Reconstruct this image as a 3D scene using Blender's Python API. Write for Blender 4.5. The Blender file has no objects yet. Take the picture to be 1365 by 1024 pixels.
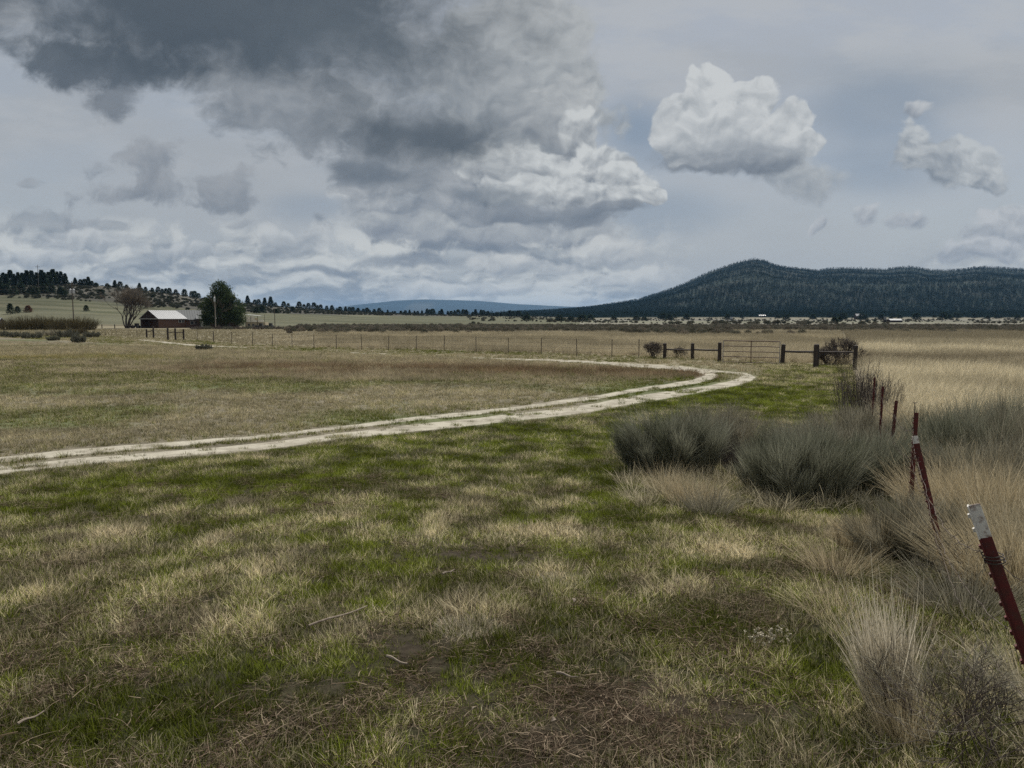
import bpy, math, random
import numpy as np
from mathutils import Vector, Matrix

R = math.radians
rng = np.random.default_rng(11)
random.seed(5)
scene = bpy.context.scene
COL = scene.collection

# ------------------------------------------------------------------ camera, world, sun, exposure
CAM_Z, PITCH, FPX = 2.7, R(4.97), 1000.0
cd = bpy.data.cameras.new("camera"); cd.sensor_width = 36.0; cd.lens = 36.0 * FPX / 1365.0
cd.clip_start = 0.05; cd.clip_end = 60000
cam = bpy.data.objects.new("camera", cd); COL.objects.link(cam)
cam.location = (0, 0, CAM_Z); cam.rotation_euler = (math.pi / 2 - PITCH, 0, 0)
scene.camera = cam
scene.view_settings.view_transform = 'Standard'; scene.view_settings.look = 'None'
scene.view_settings.gamma = 1.0; scene.view_settings.exposure = 0.10
scene.render.engine = 'CYCLES'
cy = scene.cycles
cy.max_bounces = 5; cy.diffuse_bounces = 3; cy.glossy_bounces = 2; cy.transmission_bounces = 2
cy.volume_bounces = 0; cy.transparent_max_bounces = 8; cy.caustics_reflective = False; cy.caustics_refractive = False
cy.use_denoising = False; cy.sample_clamp_indirect = 4

SUN_EL, SUN_AZ = R(55), R(24)          # azimuth measured from +Y towards +X
sl = bpy.data.lights.new("sun", 'SUN'); sl.energy = 5.0; sl.angle = R(1.5); sl.color = (1.0, 0.955, 0.89)
sun = bpy.data.objects.new("sun", sl); COL.objects.link(sun)
sdir = Vector((math.sin(SUN_AZ) * math.cos(SUN_EL), math.cos(SUN_AZ) * math.cos(SUN_EL), math.sin(SUN_EL)))
sun.rotation_euler = (-sdir).to_track_quat('-Z', 'Y').to_euler()

def ray(px, py):
    a = (px - 682.5) / FPX; b = (512 - py) / FPX
    c, s = math.cos(PITCH), math.sin(PITCH)
    return (a, c + b * s, -s + b * c)

def build_world():
    w = bpy.data.worlds.new("World"); scene.world = w; w.use_nodes = True
    nt = w.node_tree; nt.nodes.clear(); L = nt.links
    def N(t, **k):
        n = nt.nodes.new(t)
        for a, b in k.items(): setattr(n, a, b)
        return n
    def M(op, a, b=None, c=None, clamp=False):
        n = N('ShaderNodeMath', operation=op); n.use_clamp = clamp
        for i, x in enumerate((a, b, c)):
            if x is None: continue
            if isinstance(x, (int, float)): n.inputs[i].default_value = x
            else: L.new(x, n.inputs[i])
        return n.outputs[0]
    def MR(x, a, b, c=0.0, d=1.0, smooth=True):
        n = N('ShaderNodeMapRange'); n.interpolation_type = 'SMOOTHSTEP' if smooth else 'LINEAR'
        L.new(x, n.inputs[0])
        for i, y in enumerate((a, b, c, d)): n.inputs[i + 1].default_value = y
        return n.outputs[0]
    def MIX(f, a, b):
        n = N('ShaderNodeMix', data_type='RGBA')
        if isinstance(f, (int, float)): n.inputs[0].default_value = f
        else: L.new(f, n.inputs[0])
        for i, x in ((6, a), (7, b)):
            if isinstance(x, tuple): n.inputs[i].default_value = (*x, 1)
            else: L.new(x, n.inputs[i])
        return n.outputs[2]
    def lin(r, g, b):
        f = lambda c: ((c / 255 + .055) / 1.055) ** 2.4 if c > 10 else c / 255 / 12.92
        return (f(r) * 10, f(g + 1) * 10, f(b) * 10)
    tc = N('ShaderNodeTexCoord')
    sp = N('ShaderNodeSeparateXYZ'); L.new(tc.outputs['Generated'], sp.inputs[0])
    X, Y, Z = sp.outputs
    yy = M('MAXIMUM', M('ABSOLUTE', Y), 0.22)
    U = M('DIVIDE', X, yy); V = M('DIVIDE', Z, yy)
    cmb = N('ShaderNodeCombineXYZ'); L.new(U, cmb.inputs[0]); L.new(V, cmb.inputs[1])
    P0 = cmb.outputs[0]
    def noise(vec, scale, detail=5, rough=.55, lac=2.0, off=(0, 0, 0), sc=(1, 1, 1)):
        mp = N('ShaderNodeMapping'); mp.inputs['Location'].default_value = off; mp.inputs['Scale'].default_value = sc
        L.new(vec, mp.inputs[0])
        n = N('ShaderNodeTexNoise'); n.noise_dimensions = '2D'; n.inputs['Scale'].default_value = scale; n.inputs['Detail'].default_value = detail
        n.inputs['Roughness'].default_value = rough; n.inputs['Lacunarity'].default_value = lac
        L.new(mp.outputs[0], n.inputs['Vector'])
        return n
    # domain warp
    def voro(vec, scale, detail=2.0, off=(0, 0, 0), rough=.5):
        mp = N('ShaderNodeMapping'); mp.inputs['Location'].default_value = off; mp.inputs['Scale'].default_value = (1, 1.25, 1)
        L.new(vec, mp.inputs[0])
        n = N('ShaderNodeTexVoronoi'); n.voronoi_dimensions = '2D'; n.inputs['Scale'].default_value = scale
        n.inputs['Detail'].default_value = detail; n.inputs['Roughness'].default_value = rough; n.inputs['Lacunarity'].default_value = 2.1
        n.normalize = True
        L.new(mp.outputs[0], n.inputs['Vector']); return n.outputs['Distance']
    wn = noise(P0, 9, 3, .6)
    v1 = N('ShaderNodeVectorMath', operation='SUBTRACT'); L.new(wn.outputs['Color'], v1.inputs[0]); v1.inputs[1].default_value = (.5, .5, .5)
    v2 = N('ShaderNodeVectorMath', operation='MULTIPLY'); L.new(v1.outputs[0], v2.inputs[0]); v2.inputs[1].default_value = (.055, .040, 0)
    v3 = N('ShaderNodeVectorMath', operation='ADD'); L.new(P0, v3.inputs[0]); L.new(v2.outputs[0], v3.inputs[1])
    P = v3.outputs[0]
    n_big = M('SUBTRACT', noise(P, 13, 6, .6, sc=(1, 1.25, 1)).outputs[0], .5)         # ragged edge
    bilA = voro(P, 17, 2.5); bilB = voro(P, 17, 2.5, off=(.0035, -.0085, 0))
    fA = noise(P, 20, 5, .55, sc=(1, 1.3, 1)).outputs[0]; fB = noise(P, 20, 5, .55, sc=(1, 1.3, 1), off=(.006, -.013, 0)).outputs[0]
    puff = M('SUBTRACT', .28, bilA)                                                     # round cauliflower heads
    bil_rel = M('SUBTRACT', bilB, bilA)                                                 # + on faces turned up-left
    relief = M('MULTIPLY', M('SUBTRACT', fA, fB), 1.6)
    soft = M('SUBTRACT', noise(P0, 5, 3, .5, off=(3, 1, 0), sc=(.8, 1.6, 1)).outputs[0], .5)
    sky = N('ShaderNodeTexSky', sky_type='NISHITA'); sky.sun_disc = False
    sky.sun_elevation = SUN_EL; sky.sun_rotation = SUN_AZ; sky.air_density = 1.0; sky.dust_density = 1.5; sky.ozone_density = 1.2
    veil_n = noise(P0, 3.2, 5, .6, off=(1.7, .4, 0), sc=(.6, 2.0, 1)).outputs[0]
    streak = noise(P0, 8, 6, .62, off=(.7, 2.4, 0), sc=(.6, 1.9, 1)).outputs[0]
    base = MIX(MR(veil_n, .3, .7, .80, .95), sky.outputs[0], lin(160, 163, 168))
    base = MIX(M('MULTIPLY', MR(streak, .40, .66), M('ADD', .15, MR(V, .12, .36, 0, .45))), base, lin(176, 178, 182))
    col = base
    def blob(col, px, py, rx, ry, rot, top, bot, edge=(.0, .25), namp=1.0, op=1.0, rel=1.0, ctr=0.0, pf=0.0, br=0.0):
        d = ray(px, py); cu, cv = d[0] / d[1], d[2] / d[1]
        mp = N('ShaderNodeMapping', vector_type='TEXTURE')
        mp.inputs['Location'].default_value = (cu, cv, 0); mp.inputs['Rotation'].default_value = (0, 0, R(rot))
        mp.inputs['Scale'].default_value = (rx / 1000, ry / 1000, 1)
        # evaluate the puffs one after another (keeps the shader's stack small)
        sq = N('ShaderNodeVectorMath', operation='MULTIPLY_ADD'); L.new(col, sq.inputs[0]); sq.inputs[1].default_value = (1e-7, 0, 0); L.new(P, sq.inputs[2])
        L.new(sq.outputs[0], mp.inputs[0])
        ln = N('ShaderNodeVectorMath', operation='LENGTH'); L.new(mp.outputs[0], ln.inputs[0])
        f = M('MULTIPLY_ADD', n_big, namp * 2, M('SUBTRACT', 1.0, ln.outputs['Value']))
        if pf: f = M('MULTIPLY_ADD', puff, pf, f)
        mask = MR(f, edge[0], edge[1], 0, op)
        s_ = N('ShaderNodeVectorMath', operation='DOT_PRODUCT'); L.new(mp.outputs[0], s_.inputs[0]); s_.inputs[1].default_value = (0, .5, 0)
        g = M('ADD', s_.outputs['Value'], .5 + ctr)
        if rel: g = M('MULTIPLY_ADD', relief, rel * 1.5, g)
        if br: g = M('MULTIPLY_ADD', bil_rel, br * 2.6, g)
        g = M('MAXIMUM', M('MINIMUM', g, 1.0), 0.0)
        return MIX(mask, col, MIX(g, lin(*bot), lin(*top)))
    # ---- blue windows between the clouds
    for b in ((850, 175, 75, 55, 0, .75), (1170, 150, 130, 90, 0, .55), (870, 290, 120, 42, -8, .55), (1160, 235, 120, 40, 0, .4), (420, 275, 90, 26, -20, .4)):
        d = ray(b[0], b[1]); mp = N('ShaderNodeMapping', vector_type='TEXTURE'); mp.inputs['Location'].default_value = (d[0] / d[1], d[2] / d[1], 0)
        mp.inputs['Scale'].default_value = (b[2] / 1000, b[3] / 1000, 1); L.new(P0, mp.inputs[0]); ln = N('ShaderNodeVectorMath', operation='LENGTH'); L.new(mp.outputs[0], ln.inputs[0])
        col = MIX(MR(M('ADD', ln.outputs['Value'], M('MULTIPLY', soft, 1.2)), 1.2, .2, 0, b[5]), col, lin(122, 138, 158))
    # ---- low far bank of stratocumulus, rows flattening to the horizon
    col = MIX(M('MULTIPLY', MR(V, .20, .04, 0, .55), 1.0), col, lin(166, 170, 175))
    ry_ = M('MULTIPLY', M('LOGARITHM', M('ADD', M('MAXIMUM', V, 0.0), .085), 2.718), .21)
    cb = N('ShaderNodeCombineXYZ'); L.new(U, cb.inputs[0]); L.new(ry_, cb.inputs[1])
    vw = N('ShaderNodeVectorMath', operation='MULTIPLY_ADD'); L.new(v1.outputs[0], vw.inputs[0]); vw.inputs[1].default_value = (.07, .035, 0); L.new(cb.outputs[0], vw.inputs[2])
    nb = noise(vw.outputs[0], 11, 6, .58, sc=(.75, 1.15, 1)).outputs[0]
    nb2 = noise(vw.outputs[0], 11, 6, .58, sc=(.75, 1.15, 1), off=(.006, -.016, 0)).outputs[0]
    vb = voro(vw.outputs[0], 13, 2.5); vb2 = voro(vw.outputs[0], 13, 2.5, off=(.003, -.008, 0))
    band = M('MULTIPLY', MR(V, .155, .09), MR(U, .30, .08))
    bandr = M('MULTIPLY', M('MULTIPLY', MR(V, .15, .07), MR(U, .46, .62)), .6)
    bt = M('MINIMUM', M('ADD', band, bandr), 1.0)
    bm = MR(M('MULTIPLY_ADD', bt, .14, M('MULTIPLY_ADD', vb, -.12, nb)), .44, .60, 0, .9)
    bm = M('MULTIPLY', bm, bt)
    lit = M('MULTIPLY_ADD', M('SUBTRACT', vb2, vb), .7, M('SUBTRACT', nb, nb2))
    big = noise(cb.outputs[0], 7, 4, .55, sc=(.55, 1.6, 1), off=(2.3, .2, 0)).outputs[0]
    shade = M('MULTIPLY_ADD', lit, 2.6, M('MULTIPLY_ADD', big, -2.4, 1.75))
    bcol = MIX(MR(shade, .0, 1.0), lin(132, 138, 147), lin(196, 197, 196))
    col = MIX(bm, col, bcol)
    # ---- scattered small left puffs
    for b in ((200, 216, 66, 26, 8), (150, 258, 66, 18, 4), (205, 250, 60, 26, 0), (300, 252, 40, 30, 0)):
        col = blob(col, *b, (146, 149, 155), (118, 124, 134), (-.1, .5), 1.3, .75, .8, 0, .8)
    for b in ((42, 244, 22, 10, 0), (40, 300, 60, 22, 0), (320, 298, 20, 8, 0), (140, 300, 60, 14, 0)):
        col = blob(col, *b, (150, 153, 159), (124, 131, 141), (0, .5), 1.3, .6)
    for b in ((110, 322, 90, 16, 0), (250, 334, 70, 14, 0), (390, 322, 80, 22, 0), (60, 345, 90, 12, 0), (500, 274, 62, 30, 0)):
        col = blob(col, *b, (186, 188, 190), (136, 142, 151), (-.05, .4), .9, .85, .6, .05, 1.0, .6)
    # ---- big cloud: pale tower behind
    col = blob(col, 700, 50, 110, 140, 0, (176, 178, 180), (144, 148, 153), (-.05, .35), .55, .93, .6, .05, .8, .5)
    col = blob(col, 690, 140, 150, 110, -20, (168, 171, 174), (122, 128, 136), (-.02, .26), .45, .96, .6, .05, .9, .6)
    col = blob(col, 738, 150, 60, 58, 0, (176, 178, 180), (128, 133, 141), (.0, .25), .5, .93, .5, .05, .9, .6)
    col = blob(col, 560, 235, 150, 66, -20, (150, 153, 158), (116, 122, 131), (-.05, .35), .8, .93, .7, 0, .5, .4)
    W1, W2 = (196, 198, 199), (112, 118, 128)
    col = blob(col, 640, 290, 180, 60, -4, (160, 163, 168), (118, 125, 136), (-.05, .35), .9, .9, .8, 0, .6, .5)
    for b in ((768, 182, 40, 36, 0), (800, 218, 56, 34, 0), (700, 232, 110, 46, -8), (835, 246, 58, 32, -14), (868, 264, 34, 17, -10), (755, 262, 130, 30, -2)):
        col = blob(col, *b, W1, W2, (.0, .2), .5, .95, .6, .08, .9, .6)
    for b in ((700, 288, 150, 16, 0), (810, 280, 70, 10, 3)):
        col = blob(col, *b, (136, 141, 149), (110, 117, 128), (-.1, .5), .6, .88, .5, 0, .5)
    for b in ((660, 314, 130, 14, 0), (540, 306, 90, 20, 0)):
        col = blob(col, *b, (170, 173, 176), (126, 132, 143), (-.1, .35), .8, .85, .7, 0, .7, .5)
    for b in ((560, 350, 150, 11, 0), (640, 332, 90, 8, 0), (440, 362, 80, 8, 0)):
        col = blob(col, *b, (120, 127, 139), (106, 115, 129), (-.1, .8), .8, .7, .3)
    for b in ((700, 352, 120, 16, 0), (800, 340, 60, 20, 0), (600, 386, 150, 9, 0), (840, 372, 60, 14, 0)):
        col = blob(col, *b, (194, 195, 195), (146, 151, 159), (-.05, .4), .9, .85, .6, .1, 1.0, .6)
    # ---- dark belly
    col = blob(col, 380, 130, 170, 78, -20, (154, 157, 162), (116, 122, 131), (-.08, .45), .75, .92, .45, 0, .6, .3)
    col = blob(col, 590, 100, 190, 120, -10, (162, 165, 169), (124, 130, 138), (-.1, 1.0), .5, .85, .4, 0, 0, .25)
    col = blob(col, 160, 128, 46, 30, 30, (116, 121, 129), (102, 108, 118), (-.1, .5), .9, .85, .4, 0, .5)
    col = blob(col, 110, 84, 140, 44, -8, (94, 101, 110), (86, 93, 103), (-.1, .5), .8, .93, .3, 0, .4)
    col = blob(col, 300, 10, 430, 118, -2, (84, 91, 100), (68, 76, 86), (-.1, .7), .4, .98, .12)
    col = blob(col, 440, 60, 190, 74, -12, (96, 103, 111), (76, 84, 94), (-.2, 1.1), .5, .85, .2)
    col = blob(col, 560, 176, 160, 42, -6, (98, 104, 112), (70, 78, 88), (-.2, .85), .5, .95, .25)
    col = blob(col, 500, 228, 95, 22, -10, (116, 122, 131), (92, 100, 111), (-.2, .9), .8, .85, .4, 0, .4)
    col = blob(col, 640, 262, 110, 13, -6, (124, 130, 138), (104, 112, 123), (-.1, .8), .7, .7, .4)
    # ---- lone cumulus on the right
    for b in ((1090, 236, 50, 30, 0), (1050, 220, 60, 30, -8)):
        col = blob(col, *b, (174, 177, 180), (140, 146, 154), (-.1, .45), .7, .9, .6, .05, .8, .5)
    col = blob(col, 985, 214, 108, 24, -2, (150, 154, 160), (110, 117, 128), (-.05, .3), .5, .95, .4, 0, .5)
    for b in ((905, 170, 32, 46, 0), (942, 132, 46, 42, 0), (1000, 132, 38, 28, 0), (1048, 160, 42, 34, 0), (984, 176, 98, 50, 0),
              (1072, 190, 34, 26, 0)):
        col = blob(col, *b, (194, 196, 198), (136, 142, 150), (.0, .16), .42, .96, .55, .16, .9, .55)
    col = blob(col, 990, 205, 100, 30, -2, (158, 162, 168), (112, 119, 130), (-.1, .6), .5, .8, .4, 0, .3, .3)
    for b in ((1226, 188, 34, 34, 0), (1272, 220, 74, 36, -8), (1315, 236, 48, 22, -4)):
        col = blob(col, *b, (182, 185, 188), (126, 133, 143), (-.02, .25), .45, .93, .6, .05, 1.0, .8)
    for b in ((1160, 285, 30, 20, -10), (1205, 296, 34, 15, 0), (1230, 140, 18, 11, 0), (1335, 300, 62, 34, 0), (1310, 335, 60, 18, 0), (1085, 300, 26, 8, 50)):
        col = blob(col, *b, (182, 184, 188), (136, 142, 152), (-.05, .4), .8, .9, .6, .05, .9, .6)
    # sky overhead and behind the viewer: unseen broken cloud, brightness set as fill light
    over = MR(Z, .42, .62); back = MR(Y, .25, -.25)
    col = MIX(M('MAXIMUM', over, back), col, MIX(MR(veil_n, .4, .6), lin(156, 161, 170), lin(198, 198, 198)))
    # below the horizon
    col = MIX(MR(Z, 0.0, -.03), col, lin(105, 105, 98))
    bg = N('ShaderNodeBackground'); bg.inputs[1].default_value = 0.1; L.new(col, bg.inputs[0])
    out = N('ShaderNodeOutputWorld'); L.new(bg.outputs[0], out.inputs[0])
    w.cycles.sampling_method = 'MANUAL'; w.cycles.sample_map_resolution = 512
build_world()

# ------------------------------------------------------------------ maths helpers
def sstep(a, b, x):
    t = np.clip((np.asarray(x, float) - a) / (b - a), 0, 1); return t * t * (3 - 2 * t)
_perm = np.random.default_rng(3).random((256, 256))
def vnoise(x, y):
    x = np.asarray(x, float); y = np.asarray(y, float)
    xi = np.floor(x).astype(int); yi = np.floor(y).astype(int); fx = x - xi; fy = y - yi
    fx = fx * fx * (3 - 2 * fx); fy = fy * fy * (3 - 2 * fy)
    g = lambda i, j: _perm[i & 255, j & 255]
    return (g(xi, yi) * (1 - fx) + g(xi + 1, yi) * fx) * (1 - fy) + (g(xi, yi + 1) * (1 - fx) + g(xi + 1, yi + 1) * fx) * fy
def fbm(x, y, o=4, g=.5):
    s = 0; a = 1; t = 0; x = np.asarray(x, float); y = np.asarray(y, float)
    for k in range(o):
        s = s + a * vnoise(x * 2 ** k + 17.3 * k, y * 2 ** k + 9.1 * k); t += a; a *= g
    return s / t
def proj(x, y, z):
    c, s = math.cos(PITCH), math.sin(PITCH); dz = z - CAM_Z
    zc = np.maximum(y * c - dz * s, .05); return 682.5 + FPX * x / zc, 512 - FPX * (y * s + dz * c) / zc

# ------------------------------------------------------------------ terrain
LH_PX = np.array([-900, -400, 0, 60, 110, 160, 200, 240, 270, 323, 358, 393, 428, 470, 520, 600, 700, 780, 860])
LH_H = np.array([70, 60, 50, 51.5, 51, 47, 42, 37, 31.5, 25, 20.5, 18, 15.5, 12.5, 10.5, 8, 4.5, 2, 0])
MT_PX = np.array([560, 600, 700, 740, 780, 830, 850, 870, 895, 920, 945, 965, 985, 1002, 1015, 1030, 1045, 1085, 1103, 1122, 1174, 1195, 1213, 1232, 1251, 1274, 1295, 1326, 1365, 1450, 1600, 1800, 2200])
MT_Y = np.array([417, 416, 412, 410, 407, 400.5, 397, 390, 381.5, 371, 359.5, 352.5, 346.5, 343.5, 345.5, 351, 354, 358, 355.5, 355, 357, 354, 354, 357.5, 358.5, 357, 354, 354.5, 357, 352, 360, 375, 400])
def H(x, y):
    x = np.asarray(x, float); y = np.asarray(y, float)
    z = .95 * np.exp(-(np.maximum(y, 0) / 10.0) ** 2)
    z = z + .05 * (fbm(x * .5 + 40, y * .5 + 40, 3) - .5) * sstep(60, 10, y)
    s = x / np.maximum(y, 60); px = 682.5 + 1000 * s
    hp = np.interp(px, LH_PX, LH_H); D = np.interp(px, [0, 200, 520, 800], [450, 520, 900, 1100])
    Y0 = np.interp(px, [0, 300, 800], [245, 250, 320])
    t = np.clip((y - Y0) / (D - Y0), 0, 1)
    hill = hp / 1000 * D * (t ** 1.25)
    hill = hill * (1 + .10 * (fbm(x / 40, y / 40, 4) - .5) * sstep(0, .3, t) * sstep(1.0, .8, t)) - np.maximum(y - D, 0) * .02 * (hp > 0)
    # foothills and mountain on the right
    mp = (425 - np.interp(px, MT_PX, MT_Y)); on = sstep(560, 700, px)
    f1 = np.interp(px, [600, 760, 900, 1365], [3, 5, 6, 6])
    t1 = np.clip((y - 650) / 900, 0, 1); t2 = np.clip((y - 1500) / 1800, 0, 1)
    foot = f1 * t1 * np.minimum(y, 1550) / 1000 * (1 + .5 * (fbm(x / 90 + 5, y / 90, 3) - .5))
    prof = .32 * sstep(0, .45, t2) + .68 * t2 ** 1.5
    m = (mp - f1) * 3.3 * prof * (1 + .22 * (fbm(x / 260 + 9, y / 260 + 3, 4) - .5) * sstep(0, .3, t2) * sstep(1, .75, t2))
    m = m - np.maximum(y - 3300, 0) * .12
    mtn = (foot + np.maximum(m, -40) * (t2 > 0)) * on
    lw = sstep(860, 700, px)
    return z + np.maximum(hill, -5) * lw * (y > 200) + np.where(y > 650, mtn, 0) * 1.0
def h1(x, y): return float(H(np.array([x]), np.array([y]))[0])
_T = 1.2 * 1.01 ** np.arange(860)
_gc = {}
def G(px, py):
    k_ = (round(float(px), 4), round(float(py), 4))
    if k_ in _gc: return _gc[k_].copy()
    d = ray(px, py); u = (CAM_Z + d[2] * _T) < H(d[0] * _T, d[1] * _T)
    if u.any():
        i = int(np.argmax(u)); a, b = (_T[max(i - 1, 0)], _T[i])
        for _ in range(4):
            tt = np.linspace(a, b, 12); w = (CAM_Z + d[2] * tt) < H(d[0] * tt, d[1] * tt); w[-1] = True
            j = max(int(np.argmax(w)), 1); a, b = tt[j - 1], tt[j]
        t = b
    else: t = 3000.0
    r_ = Vector((d[0] * t, d[1] * t, h1(d[0] * t, d[1] * t))); _gc[k_] = r_
    return r_.copy()
def P(px, py, Y):
    d = ray(px, py); k = Y / d[1]; return Vector((d[0] * k, Y, CAM_Z + d[2] * k))
def at_y(px, Y):          # ground point under pixel column px at distance Y
    x = (px - 682.5) / 1000 * Y * .997
    return Vector((x, Y, h1(x, Y)))

# ------------------------------------------------------------------ object helpers
def tag(o, label=None, cat=None, group=None, kind=None):
    if label: o['label'] = label
    if cat: o['category'] = cat
    if group: o['group'] = group
    if kind: o['kind'] = kind
    return o
def empty(name, loc, label, cat, group=None, rz=0):
    o = bpy.data.objects.new(name, None); COL.objects.link(o); o.location = loc; o.rotation_euler = (0, 0, rz)
    o.empty_display_size = .2
    return tag(o, label, cat, group)
def mesh_np(name, V, F, attrs=None, smooth=False, midx=None):
    V = np.asarray(V, np.float32).reshape(-1, 3); F = np.asarray(F, np.int32); k = F.shape[1]
    me = bpy.data.meshes.new(name); me.vertices.add(len(V)); me.vertices.foreach_set('co', V.ravel())
    me.loops.add(F.size); me.loops.foreach_set('vertex_index', F.ravel())
    me.polygons.add(len(F)); me.polygons.foreach_set('loop_start', np.arange(0, F.size, k, dtype=np.int32))
    me.polygons.foreach_set('loop_total', np.full(len(F), k, np.int32))
    if smooth: me.polygons.foreach_set('use_smooth', np.ones(len(F), bool))
    if midx is not None: me.polygons.foreach_set('material_index', np.asarray(midx, np.int32))
    for n, a in (attrs or {}).items():
        a = np.asarray(a, np.float32)
        if a.ndim == 1:
            at = me.attributes.new(n, 'FLOAT', 'POINT'); at.data.foreach_set('value', a)
        else:
            at = me.attributes.new(n, 'FLOAT_COLOR', 'POINT'); at.data.foreach_set('color', np.c_[a, np.ones(len(a))].astype(np.float32).ravel())
    me.update(calc_edges=True)
    return me
def link(name, me, mats, parent=None, loc=None, rz=None, sc=None):
    o = bpy.data.objects.new(name, me); COL.objects.link(o)
    for m in (mats if isinstance(mats, (list, tuple)) else [mats]):
        if m and len(me.materials) < (len(mats) if isinstance(mats, (list, tuple)) else 1): me.materials.append(m)
    if parent: o.parent = parent
    if loc is not None: o.location = loc
    if rz is not None: o.rotation_euler = (0, 0, rz)
    if sc is not None: o.scale = (sc, sc, sc) if isinstance(sc, (int, float)) else sc
    return o
class MB:
    """collects boxes / tubes / prisms into one mesh"""
    def __init__(s): s.v = []; s.f = []
    def add(s, vs, fs):
        o = len(s.v); s.v += [tuple(v) for v in vs]; s.f += [tuple(i + o for i in f) for f in fs]
    def box(s, c, size, rot=None):
        cx = Vector(c); hx, hy, hz = [a / 2 for a in size]
        vs = [Vector((i * hx, j * hy, k * hz)) for i in (-1, 1) for j in (-1, 1) for k in (-1, 1)]
        if rot is not None: vs = [rot @ v for v in vs]
        s.add([v + cx for v in vs], [(0, 1, 3, 2), (4, 6, 7, 5), (0, 4, 5, 1), (2, 3, 7, 6), (0, 2, 6, 4), (1, 5, 7, 3)])
    def tube(s, pts, rad, n=8, cap=True, jitter=0):
        pts = [Vector(p) for p in pts]; rad = rad if isinstance(rad, (list, tuple)) else [rad] * len(pts)
        o = len(s.v); u = None
        for i, p in enumerate(pts):
            t = (pts[min(i + 1, len(pts) - 1)] - pts[max(i - 1, 0)]).normalized()
            if u is None:
                u = t.cross(Vector((0, 0, 1)) if abs(t.z) < .9 else Vector((1, 0, 0))).normalized()
            u = (u - t * u.dot(t)).normalized(); w = t.cross(u)
            for k in range(n):
                a = 2 * math.pi * k / n; r = rad[i] * (1 + jitter * (random.random() - .5))
                s.v.append(tuple(p + (u * math.cos(a) + w * math.sin(a)) * r))
        for i in range(len(pts) - 1):
            for k in range(n):
                a = o + i * n + k; b = o + i * n + (k + 1) % n; s.f.append((a, b, b + n, a + n))
        if cap:
            s.f.append(tuple(o + k for k in range(n))[::-1]); s.f.append(tuple(o + (len(pts) - 1) * n + k for k in range(n)))
    def mesh(s, name, bevel=0, smooth=False):
        me = bpy.data.meshes.new(name); me.from_pydata(s.v, [], s.f); me.update()
        if bevel:
            import bmesh
            bm = bmesh.new(); bm.from_mesh(me)
            bmesh.ops.bevel(bm, geom=bm.edges[:], offset=bevel, segments=2, affect='EDGES'); bm.to_mesh(me); bm.free()
        if smooth:
            for p in me.polygons: p.use_smooth = True
        return me
    def build(s, name, mat, parent=None, bevel=0, smooth=False):
        return link(name, s.mesh(name, bevel, smooth), mat, parent)

# ------------------------------------------------------------------ materials
def mat_new(name):
    m = bpy.data.materials.new(name); m.use_nodes = True; nt = m.node_tree; nt.nodes.clear()
    out = nt.nodes.new('ShaderNodeOutputMaterial'); return m, nt, out
def simple_mat(name, c1, c2=None, scale=8, rough=.8, detail=6, bump=.3, stretch=(1, 1, 1), metal=0, spec=.3, thr=(.35, .65), coord='Object', bdist=.02):
    m, nt, out = mat_new(name); L = nt.links
    b = nt.nodes.new('ShaderNodeBsdfPrincipled'); b.inputs['Roughness'].default_value = rough
    b.inputs['Metallic'].default_value = metal; b.inputs['Specular IOR Level'].default_value = spec
    L.new(b.outputs[0], out.inputs[0])
    c2 = c2 or tuple(x * .7 for x in c1)
    tc = nt.nodes.new('ShaderNodeTexCoord'); mp = nt.nodes.new('ShaderNodeMapping'); mp.inputs['Scale'].default_value = stretch
    L.new(tc.outputs[coord], mp.inputs[0])
    n = nt.nodes.new('ShaderNodeTexNoise'); n.inputs['Scale'].default_value = scale; n.inputs['Detail'].default_value = detail
    n.inputs['Roughness'].default_value = .65
    L.new(mp.outputs[0], n.inputs['Vector'])
    r = nt.nodes.new('ShaderNodeValToRGB'); r.color_ramp.elements[0].position = thr[0]; r.color_ramp.elements[1].position = thr[1]
    r.color_ramp.elements[0].color = (*c2, 1); r.color_ramp.elements[1].color = (*c1, 1)
    L.new(n.outputs[0], r.inputs[0]); L.new(r.outputs[0], b.inputs['Base Color'])
    if bump:
        bp = nt.nodes.new('ShaderNodeBump'); bp.inputs['Strength'].default_value = bump; bp.inputs['Distance'].default_value = bdist
        L.new(n.outputs[0], bp.inputs['Height']); L.new(bp.outputs[0], b.inputs['Normal'])
    return m
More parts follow.
